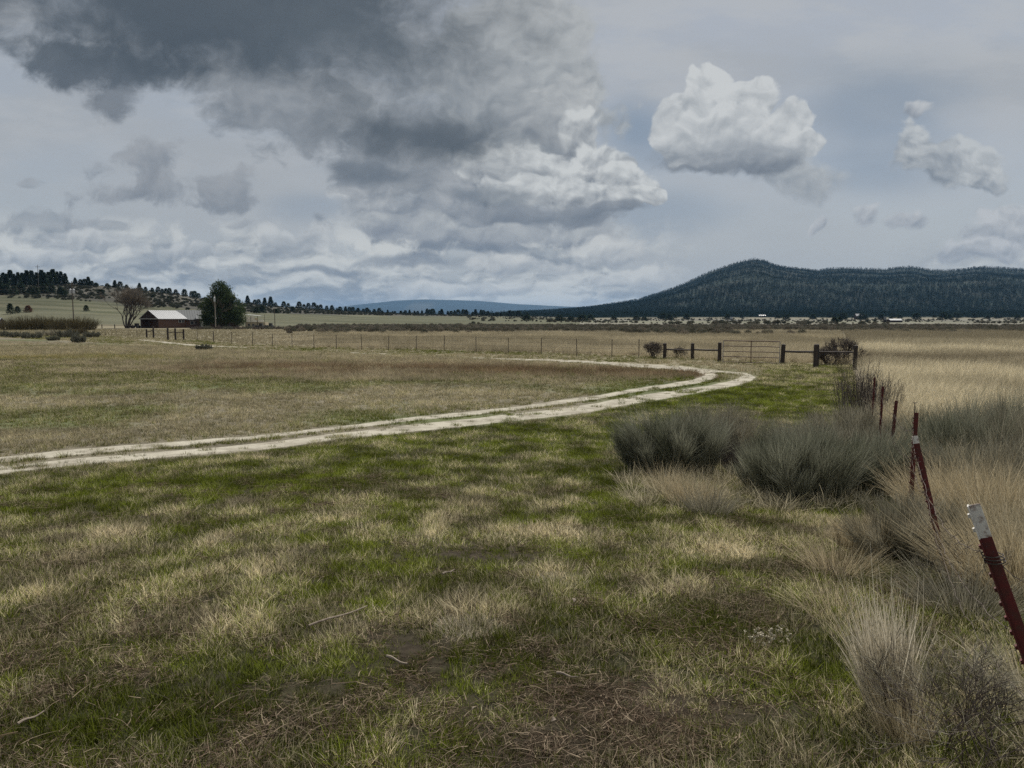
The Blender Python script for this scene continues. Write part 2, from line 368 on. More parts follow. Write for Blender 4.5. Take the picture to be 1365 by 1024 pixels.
def blade_mat(name, green, straw, instancer=True, trans=.35, vr=(.55, 1.25)):
    """plant blades: 'dry' picks green..straw, 'tint' multiplies, per-blade 'rnd' varies"""
    m, nt, out = mat_new(name); L = nt.links
    def A(n, inst):
        a = nt.nodes.new('ShaderNodeAttribute'); a.attribute_name = n
        a.attribute_type = 'INSTANCER' if inst else 'GEOMETRY'; return a
    rnd = A('rnd', False); 
    def MA(op, a, b):
        n = nt.nodes.new('ShaderNodeMath'); n.operation = op
        for i, x in enumerate((a, b)):
            if isinstance(x, (int, float)): n.inputs[i].default_value = x
            else: L.new(x, n.inputs[i])
        return n.outputs[0]
    # second random from the first
    r2 = MA('FRACT', MA('MULTIPLY', rnd.outputs['Fac'], 7.31), 0)
    mx = nt.nodes.new('ShaderNodeMix'); mx.data_type = 'RGBA'
    mx.inputs[6].default_value = (*green, 1); mx.inputs[7].default_value = (*straw, 1)
    if instancer:
        dry = A('dry', True)
        mr = nt.nodes.new('ShaderNodeMapRange'); L.new(MA('ADD', dry.outputs['Fac'], MA('MULTIPLY', MA('SUBTRACT', rnd.outputs['Fac'], .5), .9)), mr.inputs[0])
        mr.inputs[1].default_value = .35; mr.inputs[2].default_value = .65
        L.new(mr.outputs[0], mx.inputs[0])
    else:
        L.new(rnd.outputs['Fac'], mx.inputs[0])
    br = nt.nodes.new('ShaderNodeMapRange'); L.new(r2, br.inputs[0]); br.inputs[3].default_value = vr[0]; br.inputs[4].default_value = vr[1]
    vm = nt.nodes.new('ShaderNodeVectorMath'); vm.operation = 'SCALE'; L.new(mx.outputs[2], vm.inputs[0]); L.new(br.outputs[0], vm.inputs['Scale'])
    c = vm.outputs[0]
    if instancer:
        ti = A('tint', True); v2 = nt.nodes.new('ShaderNodeVectorMath'); v2.operation = 'MULTIPLY'
        L.new(c, v2.inputs[0]); L.new(ti.outputs['Color'], v2.inputs[1]); c = v2.outputs[0]
    d = nt.nodes.new('ShaderNodeBsdfDiffuse'); L.new(c, d.inputs[0])
    if trans:
        t = nt.nodes.new('ShaderNodeBsdfTranslucent'); L.new(c, t.inputs[0])
        ms = nt.nodes.new('ShaderNodeMixShader'); ms.inputs[0].default_value = trans
        L.new(d.outputs[0], ms.inputs[1]); L.new(t.outputs[0], ms.inputs[2]); L.new(ms.outputs[0], out.inputs[0])
    else: L.new(d.outputs[0], out.inputs[0])
    return m
def terrain_mat(name, fine=14, amp=.5, speck=None):
    """base colour from the sheet's own 'col' (what grows there), broken up by several sizes of noise"""
    m, nt, out = mat_new(name); L = nt.links
    b = nt.nodes.new('ShaderNodeBsdfPrincipled'); b.inputs['Roughness'].default_value = .95; b.inputs['Specular IOR Level'].default_value = .1
    L.new(b.outputs[0], out.inputs[0])
    at = nt.nodes.new('ShaderNodeAttribute'); at.attribute_name = 'col'
    tc = nt.nodes.new('ShaderNodeTexCoord')
    def n(scale, detail, st=(1, 1, 1)):
        mp = nt.nodes.new('ShaderNodeMapping'); mp.inputs['Scale'].default_value = st; L.new(tc.outputs['Object'], mp.inputs[0])
        x = nt.nodes.new('ShaderNodeTexNoise'); x.inputs['Scale'].default_value = scale; x.inputs['Detail'].default_value = detail
        x.inputs['Roughness'].default_value = .7; L.new(mp.outputs[0], x.inputs['Vector']); return x.outputs[0]
    def MR(x, a, b_, c, d):
        r = nt.nodes.new('ShaderNodeMapRange'); L.new(x, r.inputs[0])
        for i, v in enumerate((a, b_, c, d)): r.inputs[i + 1].default_value = v
        return r.outputs[0]
    def mul(a, b_):
        v = nt.nodes.new('ShaderNodeVectorMath'); v.operation = 'SCALE'; L.new(a, v.inputs[0]); L.new(b_, v.inputs['Scale']); return v.outputs[0]
    f = n(fine, 8); g = n(fine / 30, 6, (.5, 1, 1)); k = n(fine / 400, 5, (.35, 1, 1))
    c = mul(at.outputs['Color'], MR(f, .3, .7, 1 - amp, 1 + amp))
    c = mul(c, MR(g, .3, .7, .75, 1.25)); c = mul(c, MR(k, .3, .7, .85, 1.15))
    L.new(c, b.inputs['Base Color'])
    bp = nt.nodes.new('ShaderNodeBump'); bp.inputs['Strength'].default_value = .6; bp.inputs['Distance'].default_value = .5 / fine
    L.new(f, bp.inputs['Height']); L.new(bp.outputs[0], b.inputs['Normal'])
    return m

# ------------------------------------------------------------------ where things grow (world-space patches)
FENCE_M, FENCE_B = .434, .815           # right-hand wire fence: x = FENCE_B + FENCE_M*y
def patches(lst):
    out = []
    for px, py, rx, ry, v in lst:
        c = G(px, py); n_ = G(px, py + ry); f_ = G(px, max(py - ry, 432))
        out.append((c.x, c.y, max(.05, rx * c.y / 1000), max(.05, (f_.y - n_.y) / 2), (f_.y + n_.y) / 2, v))
    return out
def pfield(x, y, pl):
    s = np.zeros_like(x)
    for cx, cy, rx, ry, my, v in pl:
        s = s + v * np.exp(-(((x - cx) / rx) ** 2 + ((y - my) / ry) ** 2))
    return s
DRY = patches([(200, 645, 260, 16, -.55), (450, 650, 160, 26, -.45), (620, 610, 200, 20, -.45), (830, 640, 110, 30, -.4), (870, 748, 70, 26, -.5),
    (50, 684, 80, 14, -.5), (150, 870, 140, 36, -.35), (600, 1000, 80, 30, -.9), (160, 980, 120, 50, -.35), (820, 690, 80, 16, -.5), (700, 880, 160, 50, -.3), (350, 900, 200, 50, -.35), (200, 940, 260, 60, -.25), (640, 930, 160, 40, -.25), (950, 850, 150, 50, -.3), (900, 980, 200, 40, -.3),
    (1000, 530, 160, 18, -.9), (700, 580, 300, 16, -.4), (300, 700, 60, 10, -.4), (540, 715, 80, 16, -.25), (1080, 900, 60, 40, -.5), (460, 1000, 40, 20, -.7),
    (100, 735, 120, 34, .40), (230, 690, 130, 16, .30), (330, 770, 130, 40, .35), (622, 815, 56, 26, .75), (750, 765, 60, 16, .6), (700, 715, 150, 18, .35),
    (1000, 720, 130, 30, .35), (430, 860, 60, 36, .3), (890, 800, 90, 40, .15), (330, 690, 60, 12, .3), (1150, 720, 60, 40, .4), (640, 640, 90, 12, .15)])
BARE = patches([(640, 742, 110, 14, .8), (540, 865, 90, 26, .8), (560, 915, 150, 34, .55), (800, 960, 170, 44, .6), (400, 930, 70, 30, .35), (270, 905, 80, 20, .4),
    (1000, 960, 90, 40, .4), (700, 1010, 140, 40, .6), (880, 930, 110, 40, .5), (1150, 640, 90, 30, .5), (920, 650, 70, 14, .5)])
THATCH = patches([(800, 970, 190, 60, .9), (480, 960, 60, 50, .5), (1050, 740, 100, 40, .3), (330, 990, 70, 30, .5), (980, 880, 60, 30, .4), (1230, 800, 120, 80, .6)])

def track_edges():
    near = [(-160, 655), (0, 634.5), (110, 621), (200, 614), (320, 605), (437, 589.5), (555, 576.5), (640, 568), (720, 560), (800, 549), (840, 541), (900, 531), (950, 521.5), (985, 515), (1003, 509.5), (1011, 502.5), (1000, 497.5), (957, 493), (899, 486.5), (840, 484), (800, 481.6), (740, 479.2), (677, 478), (630, 476.8)]
    return near
NEAR = track_edges()
_nx = np.array([p[0] for p in NEAR[:16]]); _ny = np.array([p[1] for p in NEAR[:16]])
def zone(x, y):
    """returns dict of arrays describing the vegetation at world points"""
    z = H(x, y); px, py = proj(x, y, z)
    fx = x - (FENCE_B + FENCE_M * y)
    road_y = np.interp(px, _nx, _ny)
    right = fx > 0
    fg = (py > road_y) & (px < 1016) | ((px >= 1016) & ~right & (py > 487))
    loop = (~fg) & (px < 960) & (py > np.interp(px, [0, 260, 466, 640, 900], [450, 464, 472, 479, 493]))
    beyond = (~fg) & (~loop) & (~right)
    return dict(z=z, px=px, py=py, fx=fx, right=right, fg=fg, loop=loop, beyond=beyond)

# ------------------------------------------------------------------ ground sheets
def sheet(name, ys, ss, xoff, colf, mat, dip=None, smooth=True):
    Yg, Sg = np.meshgrid(ys, ss, indexing='ij'); Xg = Sg * (np.maximum(Yg, 0) + xoff)
    Zg = H(Xg, Yg)
    if dip is not None: Zg = Zg - dip(Xg, Yg)
    n, m = Yg.shape; idx = np.arange(n * m).reshape(n, m)
    F = np.stack([idx[:-1, :-1], idx[:-1, 1:], idx[1:, 1:], idx[1:, :-1]], -1).reshape(-1, 4)
    V = np.stack([Xg, Yg, Zg], -1).reshape(-1, 3)
    me = mesh_np(name, V, F, {'col': colf(V[:, 0], V[:, 1])}, smooth)
    return link(name, me, mat)
def mixc(a, b, t): t = np.asarray(t)[:, None]; return np.asarray(a) * (1 - t) + np.asarray(b) * t
def ground_col(x, y):
    q = zone(x, y); px, py = q['px'], q['py']
    nz = fbm(x * .8, y * .8, 4); nb = fbm(x / 14, y / 9, 4)
    soil = np.array((.075, .058, .042)); green = np.array((.085, .10, .035)); tan = np.array((.20, .165, .105))
    dry = np.clip(.42 + pfield(x, y, DRY) + (fbm(x * .35, y * .35, 3) - .5) * 1.1, 0, 1)
    c = mixc(green * .35, tan * .30, dry); c = mixc(c, soil * .55, np.clip(pfield(x, y, BARE), 0, 1))  # ground under the grass darkened to deepen the shade between blades
    c = mixc(c, soil * .45, .3 * np.ones_like(x))
    # field inside the track loop: grazed, grey-tan with green bits
    lp = mixc((.14, .125, .09), (.095, .105, .05), sstep(.48, .66, fbm(x / 7 + 3, y / 5 + 8, 4)))
    lp = mixc(lp, (.085, .06, .045), sstep(512, 506, py) * sstep(474, 480, py) * .7)
    c = np.where(q['loop'][:, None], lp, c)
    # beyond: bands by distance
    d = y
    far = np.tile(np.array((.17, .15, .10)), (len(x), 1))
    wob = (fbm(x / 30, y / 30, 3) - .5)
    sage = np.array((.085, .08, .065)); pale = np.array((.155, .147, .118)); grn = np.array((.12, .125, .075)); pin = np.array((.20, .17, .12))
    far = mixc(far, sage, sstep(125, 150, d * (1 + wob * .3)) * sstep(330, 250, d) * sstep(400, 470, px))
    far = mixc(far, pale, sstep(250, 300, d * (1 + wob * .2)))
    left = sstep(800, 620, px)
    far = mixc(far, np.array((.074, .076, .047)), sstep(300, 380, d * (1 + wob * .3)) * left)
    far = mixc(far, grn, sstep(440, 520, d * (1 + wob * .4)) * sstep(820, 700, d) * (1 - left) * .6)
    far = mixc(far, sage, sstep(.55, .62, fbm(x / 80 + 7, y / 160, 3)) * sstep(400, 500, d) * .5)
    far = mixc(far, (.10, .10, .075), sstep(900, 1200, d) * (1 - left))
    far = mixc(far, mixc((.10, .105, .05), (.15, .13, .09), nz), sstep(46, 40, d))
    c = np.where((q['beyond'] | (q['right'] & (d > 60)))[:, None], far, c)
    rt = np.array((.20, .17, .12)); c = np.where((q['right'] & (d <= 60))[:, None], mixc(rt * .4, rt * .7, nz), c); c = np.where((q['right'] & (d < 9))[:, None], mixc(soil * .6, green * .6, nz), c)
    return c
ysn = np.concatenate([np.linspace(-14, 1.2, 16), np.geomspace(1.5, 9000, 560)])
ss = np.concatenate([np.linspace(-3, -1.25, 20, endpoint=False), np.linspace(-1.25, 1.25, 480), np.linspace(1.25, 3, 21)[1:]])
def gdip(x, y):
    px = 682.5 + 1000 * x / np.maximum(y, 60)
    return 4 * sstep(262, 280, y) * sstep(770, 740, px) + 25 * sstep(1010, 1080, y) * sstep(640, 680, px)
sheet('ground', ysn, ss, 4.0, ground_col, terrain_mat('ground_soil', 14, .5), gdip)['kind'] = 'structure'
def hill_col(x, y):
    px = 682.5 + 1000 * x / np.maximum(y, 60)
    D = np.interp(px, [0, 200, 520, 800], [450, 520, 900, 1100]); Y0 = np.interp(px, [0, 300, 800], [245, 250, 320])
    t = np.clip((y - Y0) / (D - Y0), 0, 1.2); nz = fbm(x / 25, y / 40, 4) - .5
    mead = mixc((.062, .066, .038), (.10, .098, .062), sstep(.45, .6, fbm(x / 60, y / 9, 3)))
    mead = mixc(mead, (.105, .105, .07), sstep(.5, .62, fbm(x / 50 + 4, y / 7, 3)) * .6)
    c = mixc(mead, (.055, .053, .043), sstep(.0, .10, t - np.interp(px, [0, 200, 300, 420, 700], [.62, .42, .40, .50, .8]) + nz * .25))
    c = mixc(c, (.14, .13, .11), sstep(.62, .70, fbm(x / 9, y / 9, 4)) * .5 * sstep(.5, .8, t))
    return c
sheet('left_hill', np.linspace(262, 1500, 300), np.linspace(-1.3, .09, 400), 0, hill_col, terrain_mat('hill_soil', 1.2, .35))['kind'] = 'structure'
def mount_col(x, y):
    c = mixc((.015, .025, .020), (.026, .032, .026), sstep(.5, .65, fbm(x / 60, y / 90, 4)))
    c = mixc(c, (.20, .18, .13), sstep(1350, 1050, y) * .8)
    return c
sheet('mountain', np.concatenate([np.geomspace(1010, 3300, 260), np.linspace(3320, 5200, 30)]), np.linspace(-.045, 1.45, 500), 0, mount_col, terrain_mat('mountain_soil', .25, .2))['kind'] = 'structure'
# far blue tableland
def mesa():
    xs = np.linspace(-9000, 6000, 160); ys = np.array([11000, 11600, 12200, 12800, 13400, 16000.])
    prof = np.interp(682.5 + 1000 * xs / 12800, [-200, 250, 440, 470, 520, 560, 600, 640, 690, 740, 800, 1100], [3, 10, 15, 19.5, 25, 27, 26.3, 25, 20.5, 18, 15, 6])
    V = []
    for j, y in enumerate(ys):
        k = [.0, .25, .6, .92, 1.0, .8][j]
        z = prof * 12.8 * k * (1 + .03 * (fbm(xs / 400, np.full_like(xs, j), 3) - .5)) - 20 * (j == 0)
        V.append(np.stack([xs, np.full_like(xs, y), z], -1))
    V = np.array(V); n, m = V.shape[:2]; idx = np.arange(n * m).reshape(n, m)
    F = np.stack([idx[:-1, :-1], idx[:-1, 1:], idx[1:, 1:], idx[1:, :-1]], -1).reshape(-1, 4)
    col = np.tile(np.array((.016, .026, .030)), (n * m, 1))
    col = mixc(col, (.05, .055, .05), sstep(.55, .65, fbm(V[..., 0].ravel() / 700, V[..., 1].ravel() / 250, 3)))
    me = mesh_np('distant_hill', V.reshape(-1, 3), F, {'col': col}, True)
    link('distant_hill', me, terrain_mat('distant_soil', .03, .25))['kind'] = 'structure'
mesa()

# ------------------------------------------------------------------ dirt track: bare ruts laid on the ground
def track_strip(name, a, b, mat, wob=.085, lift=.008, step=.25, nacross=6):
    """a, b: pixel polylines of the two edges (same length)"""
    A = [G(*p) for p in a]; B = [G(*p) for p in b]
    def resample(Ps, tt):
        d = np.linspace(0, 1, len(Ps)); X = np.interp(tt, d, [p.x for p in Ps]); Y = np.interp(tt, d, [p.y for p in Ps])
        k = np.ones(9) / 9
        Xp = np.pad(X, 4, mode='edge'); Yp = np.pad(Y, 4, mode='edge')
        return np.convolve(Xp, k, 'valid'), np.convolve(Yp, k, 'valid')
    tt = np.linspace(0, 1, 80 * (len(a) - 1))
    ax, ay = resample(A, tt); bx, by = resample(B, tt)
    cum = np.cumsum(np.r_[0, np.hypot(np.diff(ax), np.diff(ay))])
    na = fbm(cum * .9 + 3, cum * 0 + 1.5, 4) - .5; nb = fbm(cum * .9 + 70, cum * 0 + 5.5, 4) - .5
    w = np.hypot(ax - bx, ay - by) + 1e-6; ux, uy = (bx - ax) / w, (by - ay) / w
    ax, ay = ax + ux * na * wob * 4, ay + uy * na * wob * 4; bx, by = bx + ux * nb * wob * 4, by + uy * nb * wob * 4
    V = []
    for k in range(nacross):
        f = k / (nacross - 1); x = ax * (1 - f) + bx * f; y = ay * (1 - f) + by * f
        edge = -.02 if k in (0, nacross - 1) else lift
        V.append(np.stack([x, y, H(x, y) + edge], -1))
    V = np.array(V).transpose(1, 0, 2); n, m = V.shape[:2]; idx = np.arange(n * m).reshape(n, m)
    F = np.stack([idx[:-1, :-1], idx[:-1, 1:], idx[1:, 1:], idx[1:, :-1]], -1).reshape(-1, 4)
    return V.reshape(-1, 3), F
def dirt_mat():
    m, nt, out = mat_new('pale_dirt'); L = nt.links
    b = nt.nodes.new('ShaderNodeBsdfPrincipled'); b.inputs['Roughness'].default_value = .95; b.inputs['Specular IOR Level'].default_value = .1; L.new(b.outputs[0], out.inputs[0])
    tc = nt.nodes.new('ShaderNodeTexCoord')
    def n(s, d, r=.65):
        x = nt.nodes.new('ShaderNodeTexNoise'); x.inputs['Scale'].default_value = s; x.inputs['Detail'].default_value = d; x.inputs['Roughness'].default_value = r
        L.new(tc.outputs['Object'], x.inputs['Vector']); return x
    n1 = n(1.3, 6); n2 = n(22, 5)
    r1 = nt.nodes.new('ShaderNodeValToRGB'); e = r1.color_ramp.elements
    e[0].position = .3; e[0].color = (.17, .15, .115, 1); e[1].position = .58; e[1].color = (.37, .345, .28, 1)
    L.new(n1.outputs[0], r1.inputs[0])
    mr = nt.nodes.new('ShaderNodeMapRange'); L.new(n2.outputs[0], mr.inputs[0]); mr.inputs[1].default_value = .3; mr.inputs[2].default_value = .7; mr.inputs[3].default_value = .72; mr.inputs[4].default_value = 1.15
    vm = nt.nodes.new('ShaderNodeVectorMath'); vm.operation = 'SCALE'; L.new(r1.outputs[0], vm.inputs[0]); L.new(mr.outputs[0], vm.inputs['Scale']); L.new(vm.outputs[0], b.inputs['Base Color'])
    bp = nt.nodes.new('ShaderNodeBump'); bp.inputs['Strength'].default_value = .5; bp.inputs['Distance'].default_value = .02; L.new(n2.outputs[0], bp.inputs['Height']); L.new(bp.outputs[0], b.inputs['Normal'])
    return m
M_DIRT = dirt_mat()
RUT_NEAR_A = [(-160, 655), (0, 634.5), (110, 621), (200, 614), (320, 605), (437, 589.5), (555, 576.5), (640, 568), (720, 560), (800, 549), (840, 541), (900, 531), (950, 521.5), (985, 515), (1003, 509.5), (1011, 502.5), (1000, 497.5), (975, 495), (957, 493.5)]
RUT_NEAR_B = [(-160, 637), (0, 620.5), (110, 609), (200, 602), (320, 592), (437, 577.5), (555, 563.5), (640, 555.5), (720, 546), (800, 535), (840, 526.5), (900, 519), (940, 513.5), (965, 508.5), (980, 504.5), (984, 501.5), (978, 499), (962, 497.5), (945, 497)]
RUT_FAR_A = [(-160, 634), (0, 618), (110, 606.5), (200, 599), (320, 588), (437, 574.5), (555, 561), (640, 553), (720, 543), (800, 532.5), (840, 524.5), (900, 516.5), (935, 511), (952, 506), (960, 502), (957, 498.5), (940, 495)]
RUT_FAR_B = [(-160, 624), (0, 609), (110, 597), (200, 590.5), (320, 582), (437, 570), (555, 555), (640, 547), (720, 537), (800, 526), (840, 518.5), (880, 512.5), (915, 507), (930, 503), (936, 500), (933, 498), (925, 496)]
TOP_A = [(960, 493.5), (930, 490), (899, 486.5), (840, 484), (800, 481.6), (740, 479.2), (677, 478), (630, 476.8)]
TOP_B = [(940, 499), (915, 495.5), (890, 493), (840, 490.5), (800, 485.8), (740, 482.2), (677, 479.8), (630, 477.6)]
FAR1_A = [(185, 452.6), (200, 453.6), (230, 456.5), (263, 459.8), (300, 461.7), (330, 463)]
FAR1_B = [(185, 453.6), (200, 455.4), (230, 458.8), (263, 461.8), (300, 463.0), (330, 463.8)]
FAR2_A = [(466, 469.8), (490, 470.6), (520, 471.6)]
FAR2_B = [(466, 470.7), (490, 471.9), (520, 472.5)]
Vs, Fs, o_ = [], [], 0
for a, b in ((RUT_NEAR_A, RUT_NEAR_B), (RUT_FAR_A, RUT_FAR_B), (TOP_A, TOP_B), (FAR1_A, FAR1_B), (FAR2_A, FAR2_B)):
    v, f = track_strip('t', a, b, None, lift=.008 + .004 * (a is RUT_FAR_A) + .008 * (a is TOP_A)); Vs.append(v); Fs.append(f + o_); o_ += len(v)
trk = link('dirt_track', mesh_np('dirt_track', np.concatenate(Vs), np.concatenate(Fs), smooth=True), M_DIRT); trk['kind'] = 'structure'
TRACKV = np.concatenate(Vs)[:, :2]
# occupancy grid of the track so that grass stays off the ruts
_codes = []
def _code(x, y): return (np.floor(x / .12).astype(np.int64) + 4000) * 100000 + np.floor(y / .12).astype(np.int64)
for v in Vs:
    v = v.reshape(-1, 6, 3); A, B = v[:, 0, :2], v[:, 5, :2]
    m = (A[:-1] + A[1:]) / 2, (B[:-1] + B[1:]) / 2
    for A_, B_ in ((A, B), m):
        for k in np.linspace(.04, .96, 30):
            p = A_ * (1 - k) + B_ * k; _codes.append(_code(p[:, 0], p[:, 1]))
_codes = np.unique(np.concatenate(_codes))
def on_track(x, y): return np.isin(_code(x, y), _codes) & (rng.random(len(x)) > .05 + .5 * (fbm(x * 1.1, y * 1.1 + 50, 3) > .66))

# ------------------------------------------------------------------ strands: everything made of blades, twigs, leaves
def strands(base, dirv, length, w, bend, seg=3, tip=.15, rnd=None, rg=None):
    rg = rg or rng; n = len(base); base = np.asarray(base, float); dirv = np.asarray(dirv, float)
    dirv = dirv / np.linalg.norm(dirv, axis=1, keepdims=True)
    length = np.broadcast_to(length, n).astype(float); w = np.broadcast_to(w, n).astype(float)
    t = np.linspace(0, 1, seg + 1)
    C = base[:, None] + dirv[:, None] * (length[:, None] * t)[..., None] + np.asarray(bend)[:, None] * ((t ** 2) * length[:, None])[..., None]
    side = np.cross(dirv, rg.normal(size=(n, 3))); side /= np.linalg.norm(side, axis=1, keepdims=True) + 1e-9
    ww = (w[:, None] * (1 - (1 - tip) * t ** 1.3) * .5)[..., None]
    V = np.stack([C - side[:, None] * ww, C + side[:, None] * ww], 2)       # n, seg+1, 2, 3
    i = np.arange(n)[:, None] * (seg + 1) * 2 + np.arange(seg)[None] * 2
    F = np.stack([i, i + 1, i + 3, i + 2], -1).reshape(-1, 4)
    rnd = rg.random(n) if rnd is None else rnd
    return V.reshape(-1, 3), F, np.repeat(rnd, (seg + 1) * 2)
def merge(parts):
    V, F, A, o = [], [], [], 0
    for v, f, a in parts: V.append(v); F.append(f + o); A.append(a); o += len(v)
    return np.concatenate(V), np.concatenate(F), np.concatenate(A)
def ruv(n, r, rg=None):
    rg = rg or rng; a = rg.random(n) * 2 * np.pi; q = r * np.sqrt(rg.random(n)); return q * np.cos(a), q * np.sin(a), a

PROTO = {}
def proto_collection(name, parts, mat):
    c = bpy.data.collections.new(name)
    for k, (v, f, a) in enumerate(parts):
        me = mesh_np(name, v, f, {'rnd': a}); me.materials.append(mat)
        o = bpy.data.objects.new('%s_source' % name, me); c.objects.link(o)
    PROTO[name] = c; return c
def scatter(name, coll, pts, rz, sc, dry=None, tint=None, tilt=None, label=None, cat=None):
    n = len(pts); me = bpy.data.meshes.new(name); me.vertices.add(n); me.vertices.foreach_set('co', np.asarray(pts, np.float32).ravel())
    rot = np.zeros((n, 3), np.float32)
    if tilt is not None: rot[:, :2] = tilt
    rot[:, 2] = rz
    a = me.attributes.new('rot', 'FLOAT_VECTOR', 'POINT'); a.data.foreach_set('vector', rot.ravel())
    a = me.attributes.new('sc', 'FLOAT', 'POINT'); a.data.foreach_set('value', np.asarray(sc, np.float32))
    a = me.attributes.new('dry', 'FLOAT', 'POINT'); a.data.foreach_set('value', np.asarray(dry if dry is not None else np.zeros(n), np.float32))
    tint = np.ones((n, 3)) if tint is None else tint
    a = me.attributes.new('tint', 'FLOAT_COLOR', 'POINT'); a.data.foreach_set('color', np.c_[tint, np.ones(n)].astype(np.float32).ravel())
    k = len(coll.objects); a = me.attributes.new('idx', 'INT', 'POINT'); a.data.foreach_set('value', rng.integers(0, k, n).astype(np.int32))
    o = bpy.data.objects.new(name, me); COL.objects.link(o)
    ng = bpy.data.node_groups.new('scatter_' + name, 'GeometryNodeTree')
    ng.interface.new_socket('Geometry', in_out='INPUT', socket_type='NodeSocketGeometry'); ng.interface.new_socket('Geometry', in_out='OUTPUT', socket_type='NodeSocketGeometry')
    gi = ng.nodes.new('NodeGroupInput'); go = ng.nodes.new('NodeGroupOutput')
    ci = ng.nodes.new('GeometryNodeCollectionInfo'); ci.inputs['Collection'].default_value = coll; ci.inputs['Separate Children'].default_value = True; ci.inputs['Reset Children'].default_value = True
    ip = ng.nodes.new('GeometryNodeInstanceOnPoints'); ip.inputs['Pick Instance'].default_value = True
    def na(nm, t):
        x = ng.nodes.new('GeometryNodeInputNamedAttribute'); x.data_type = t; x.inputs[0].default_value = nm; return x.outputs['Attribute']
    L = ng.links; L.new(gi.outputs[0], ip.inputs['Points']); L.new(ci.outputs[0], ip.inputs['Instance'])
    L.new(na('idx', 'INT'), ip.inputs['Instance Index']); L.new(na('rot', 'FLOAT_VECTOR'), ip.inputs['Rotation']); L.new(na('sc', 'FLOAT'), ip.inputs['Scale'])
    L.new(ip.outputs[0], go.inputs[0])
    md = o.modifiers.new('scatter', 'NODES'); md.node_group = ng
    tag(o, label, cat, kind='stuff'); return o

M_GRASS = blade_mat('grass_blades', (.125, .152, .020), (.44, .39, .265), vr=(.15, 1.75))
M_TALL = blade_mat('tall_grass_blades', (.18, .17, .085), (.51, .455, .335), trans=.3, vr=(.4, 1.3))
M_LITTER = blade_mat('dead_stems', (.10, .07, .05), (.24, .19, .135), trans=.1, vr=(.4, 1.3))
M_SAGE_I = blade_mat('sage_leaves', (.095, .10, .075), (.17, .155, .125), trans=.15)

def tuft(n, rad, h, w, lean, seg=3, rg=rng, bd=.7):
    x, y, a = ruv(n, rad, rg)
    base = np.stack([x, y, np.full(n, -.01)], -1)
    d = np.stack([np.cos(a) * lean * rg.random(n) + rg.normal(0, .15, n), np.sin(a) * lean * rg.random(n) + rg.normal(0, .15, n), np.ones(n)], -1)
    b = np.stack([np.cos(a), np.sin(a), -.35 * np.ones(n)], -1) * (rg.random(n) * bd)[:, None] + rg.normal(0, .12, (n, 3))
    return strands(base, d, h * (.4 + .8 * rg.random(n)), w * (.6 + .7 * rg.random(n)), b, seg, rg=rg)
def thatch(n, rad, h, L_, w):
    x, y, a = ruv(n, rad); base = np.stack([x, y, rng.random(n) * h], -1)
    th = rng.random(n) * 6.28; d = np.stack([np.cos(th), np.sin(th), rng.normal(.12, .18, n)], -1)
    b = np.stack([rng.normal(0, .35, n), rng.normal(0, .35, n), -.2 + rng.normal(0, .1, n)], -1)
    return strands(base, d, L_ * (.4 + rng.random(n)), w * (.6 + .8 * rng.random(n)), b, 3)
proto_collection('short_tuft', [tuft(44, .065, .060, .0050, .38, bd=.4) for _ in range(5)] + [tuft(30, .06, .095, .0044, .55, bd=.5) for _ in range(2)], M_GRASS)
proto_collection('thatch_clump', [thatch(60, .13, .035, .10, .0026) for _ in range(5)], M_LITTER)
proto_collection('tall_tuft', [tuft(75, .12, .62, .0075, .35, 4) for _ in range(5)], M_TALL)
proto_collection('mid_tuft', [tuft(46, .14, .26, .008, .7) for _ in range(5)], M_TALL)
def sage_small(n=420):
    x, y, a = ruv(n, .42); hz = .5 * np.sqrt(np.clip(1 - (np.hypot(x, y) / .45) ** 2, 0, 1)) * (.25 + .85 * rng.random(n))
    base = np.stack([x, y, hz], -1)
    d = np.stack([x * 1.2 + rng.normal(0, .3, n), y * 1.2 + rng.normal(0, .3, n), np.full(n, .6)], -1)
    st = strands(np.stack([rng.normal(0, .05, 40), rng.normal(0, .05, 40), np.zeros(40)], -1), np.stack([rng.normal(0, .5, 40), rng.normal(0, .5, 40), np.ones(40)], -1), .55, .02, rng.normal(0, .1, (40, 3)), 3, rnd=np.zeros(40))
    return merge([strands(base, d, .16, .035, rng.normal(0, .2, (n, 3)), 2), st])
proto_collection('sage_clump', [sage_small() for _ in range(4)], M_SAGE_I)

def samp(n, y0, y1, smax=.98, smin=None):
    """points whose areal density falls as 1/distance"""
    y = y0 + (y1 - y0) * rng.random(n); s = (rng.random(n) * 2 - 1) * smax if smin is None else smin + (smax - smin) * rng.random(n)
    return s * (y + .8), y
def put(name, coll, x, y, sc, dry=None, tint=None, tilt=None, dz=0, **k):
    return scatter(name, PROTO[coll], np.stack([x, y, H(x, y) + dz], -1), rng.random(len(x)) * 6.283, sc, dry, tint, tilt, **k)

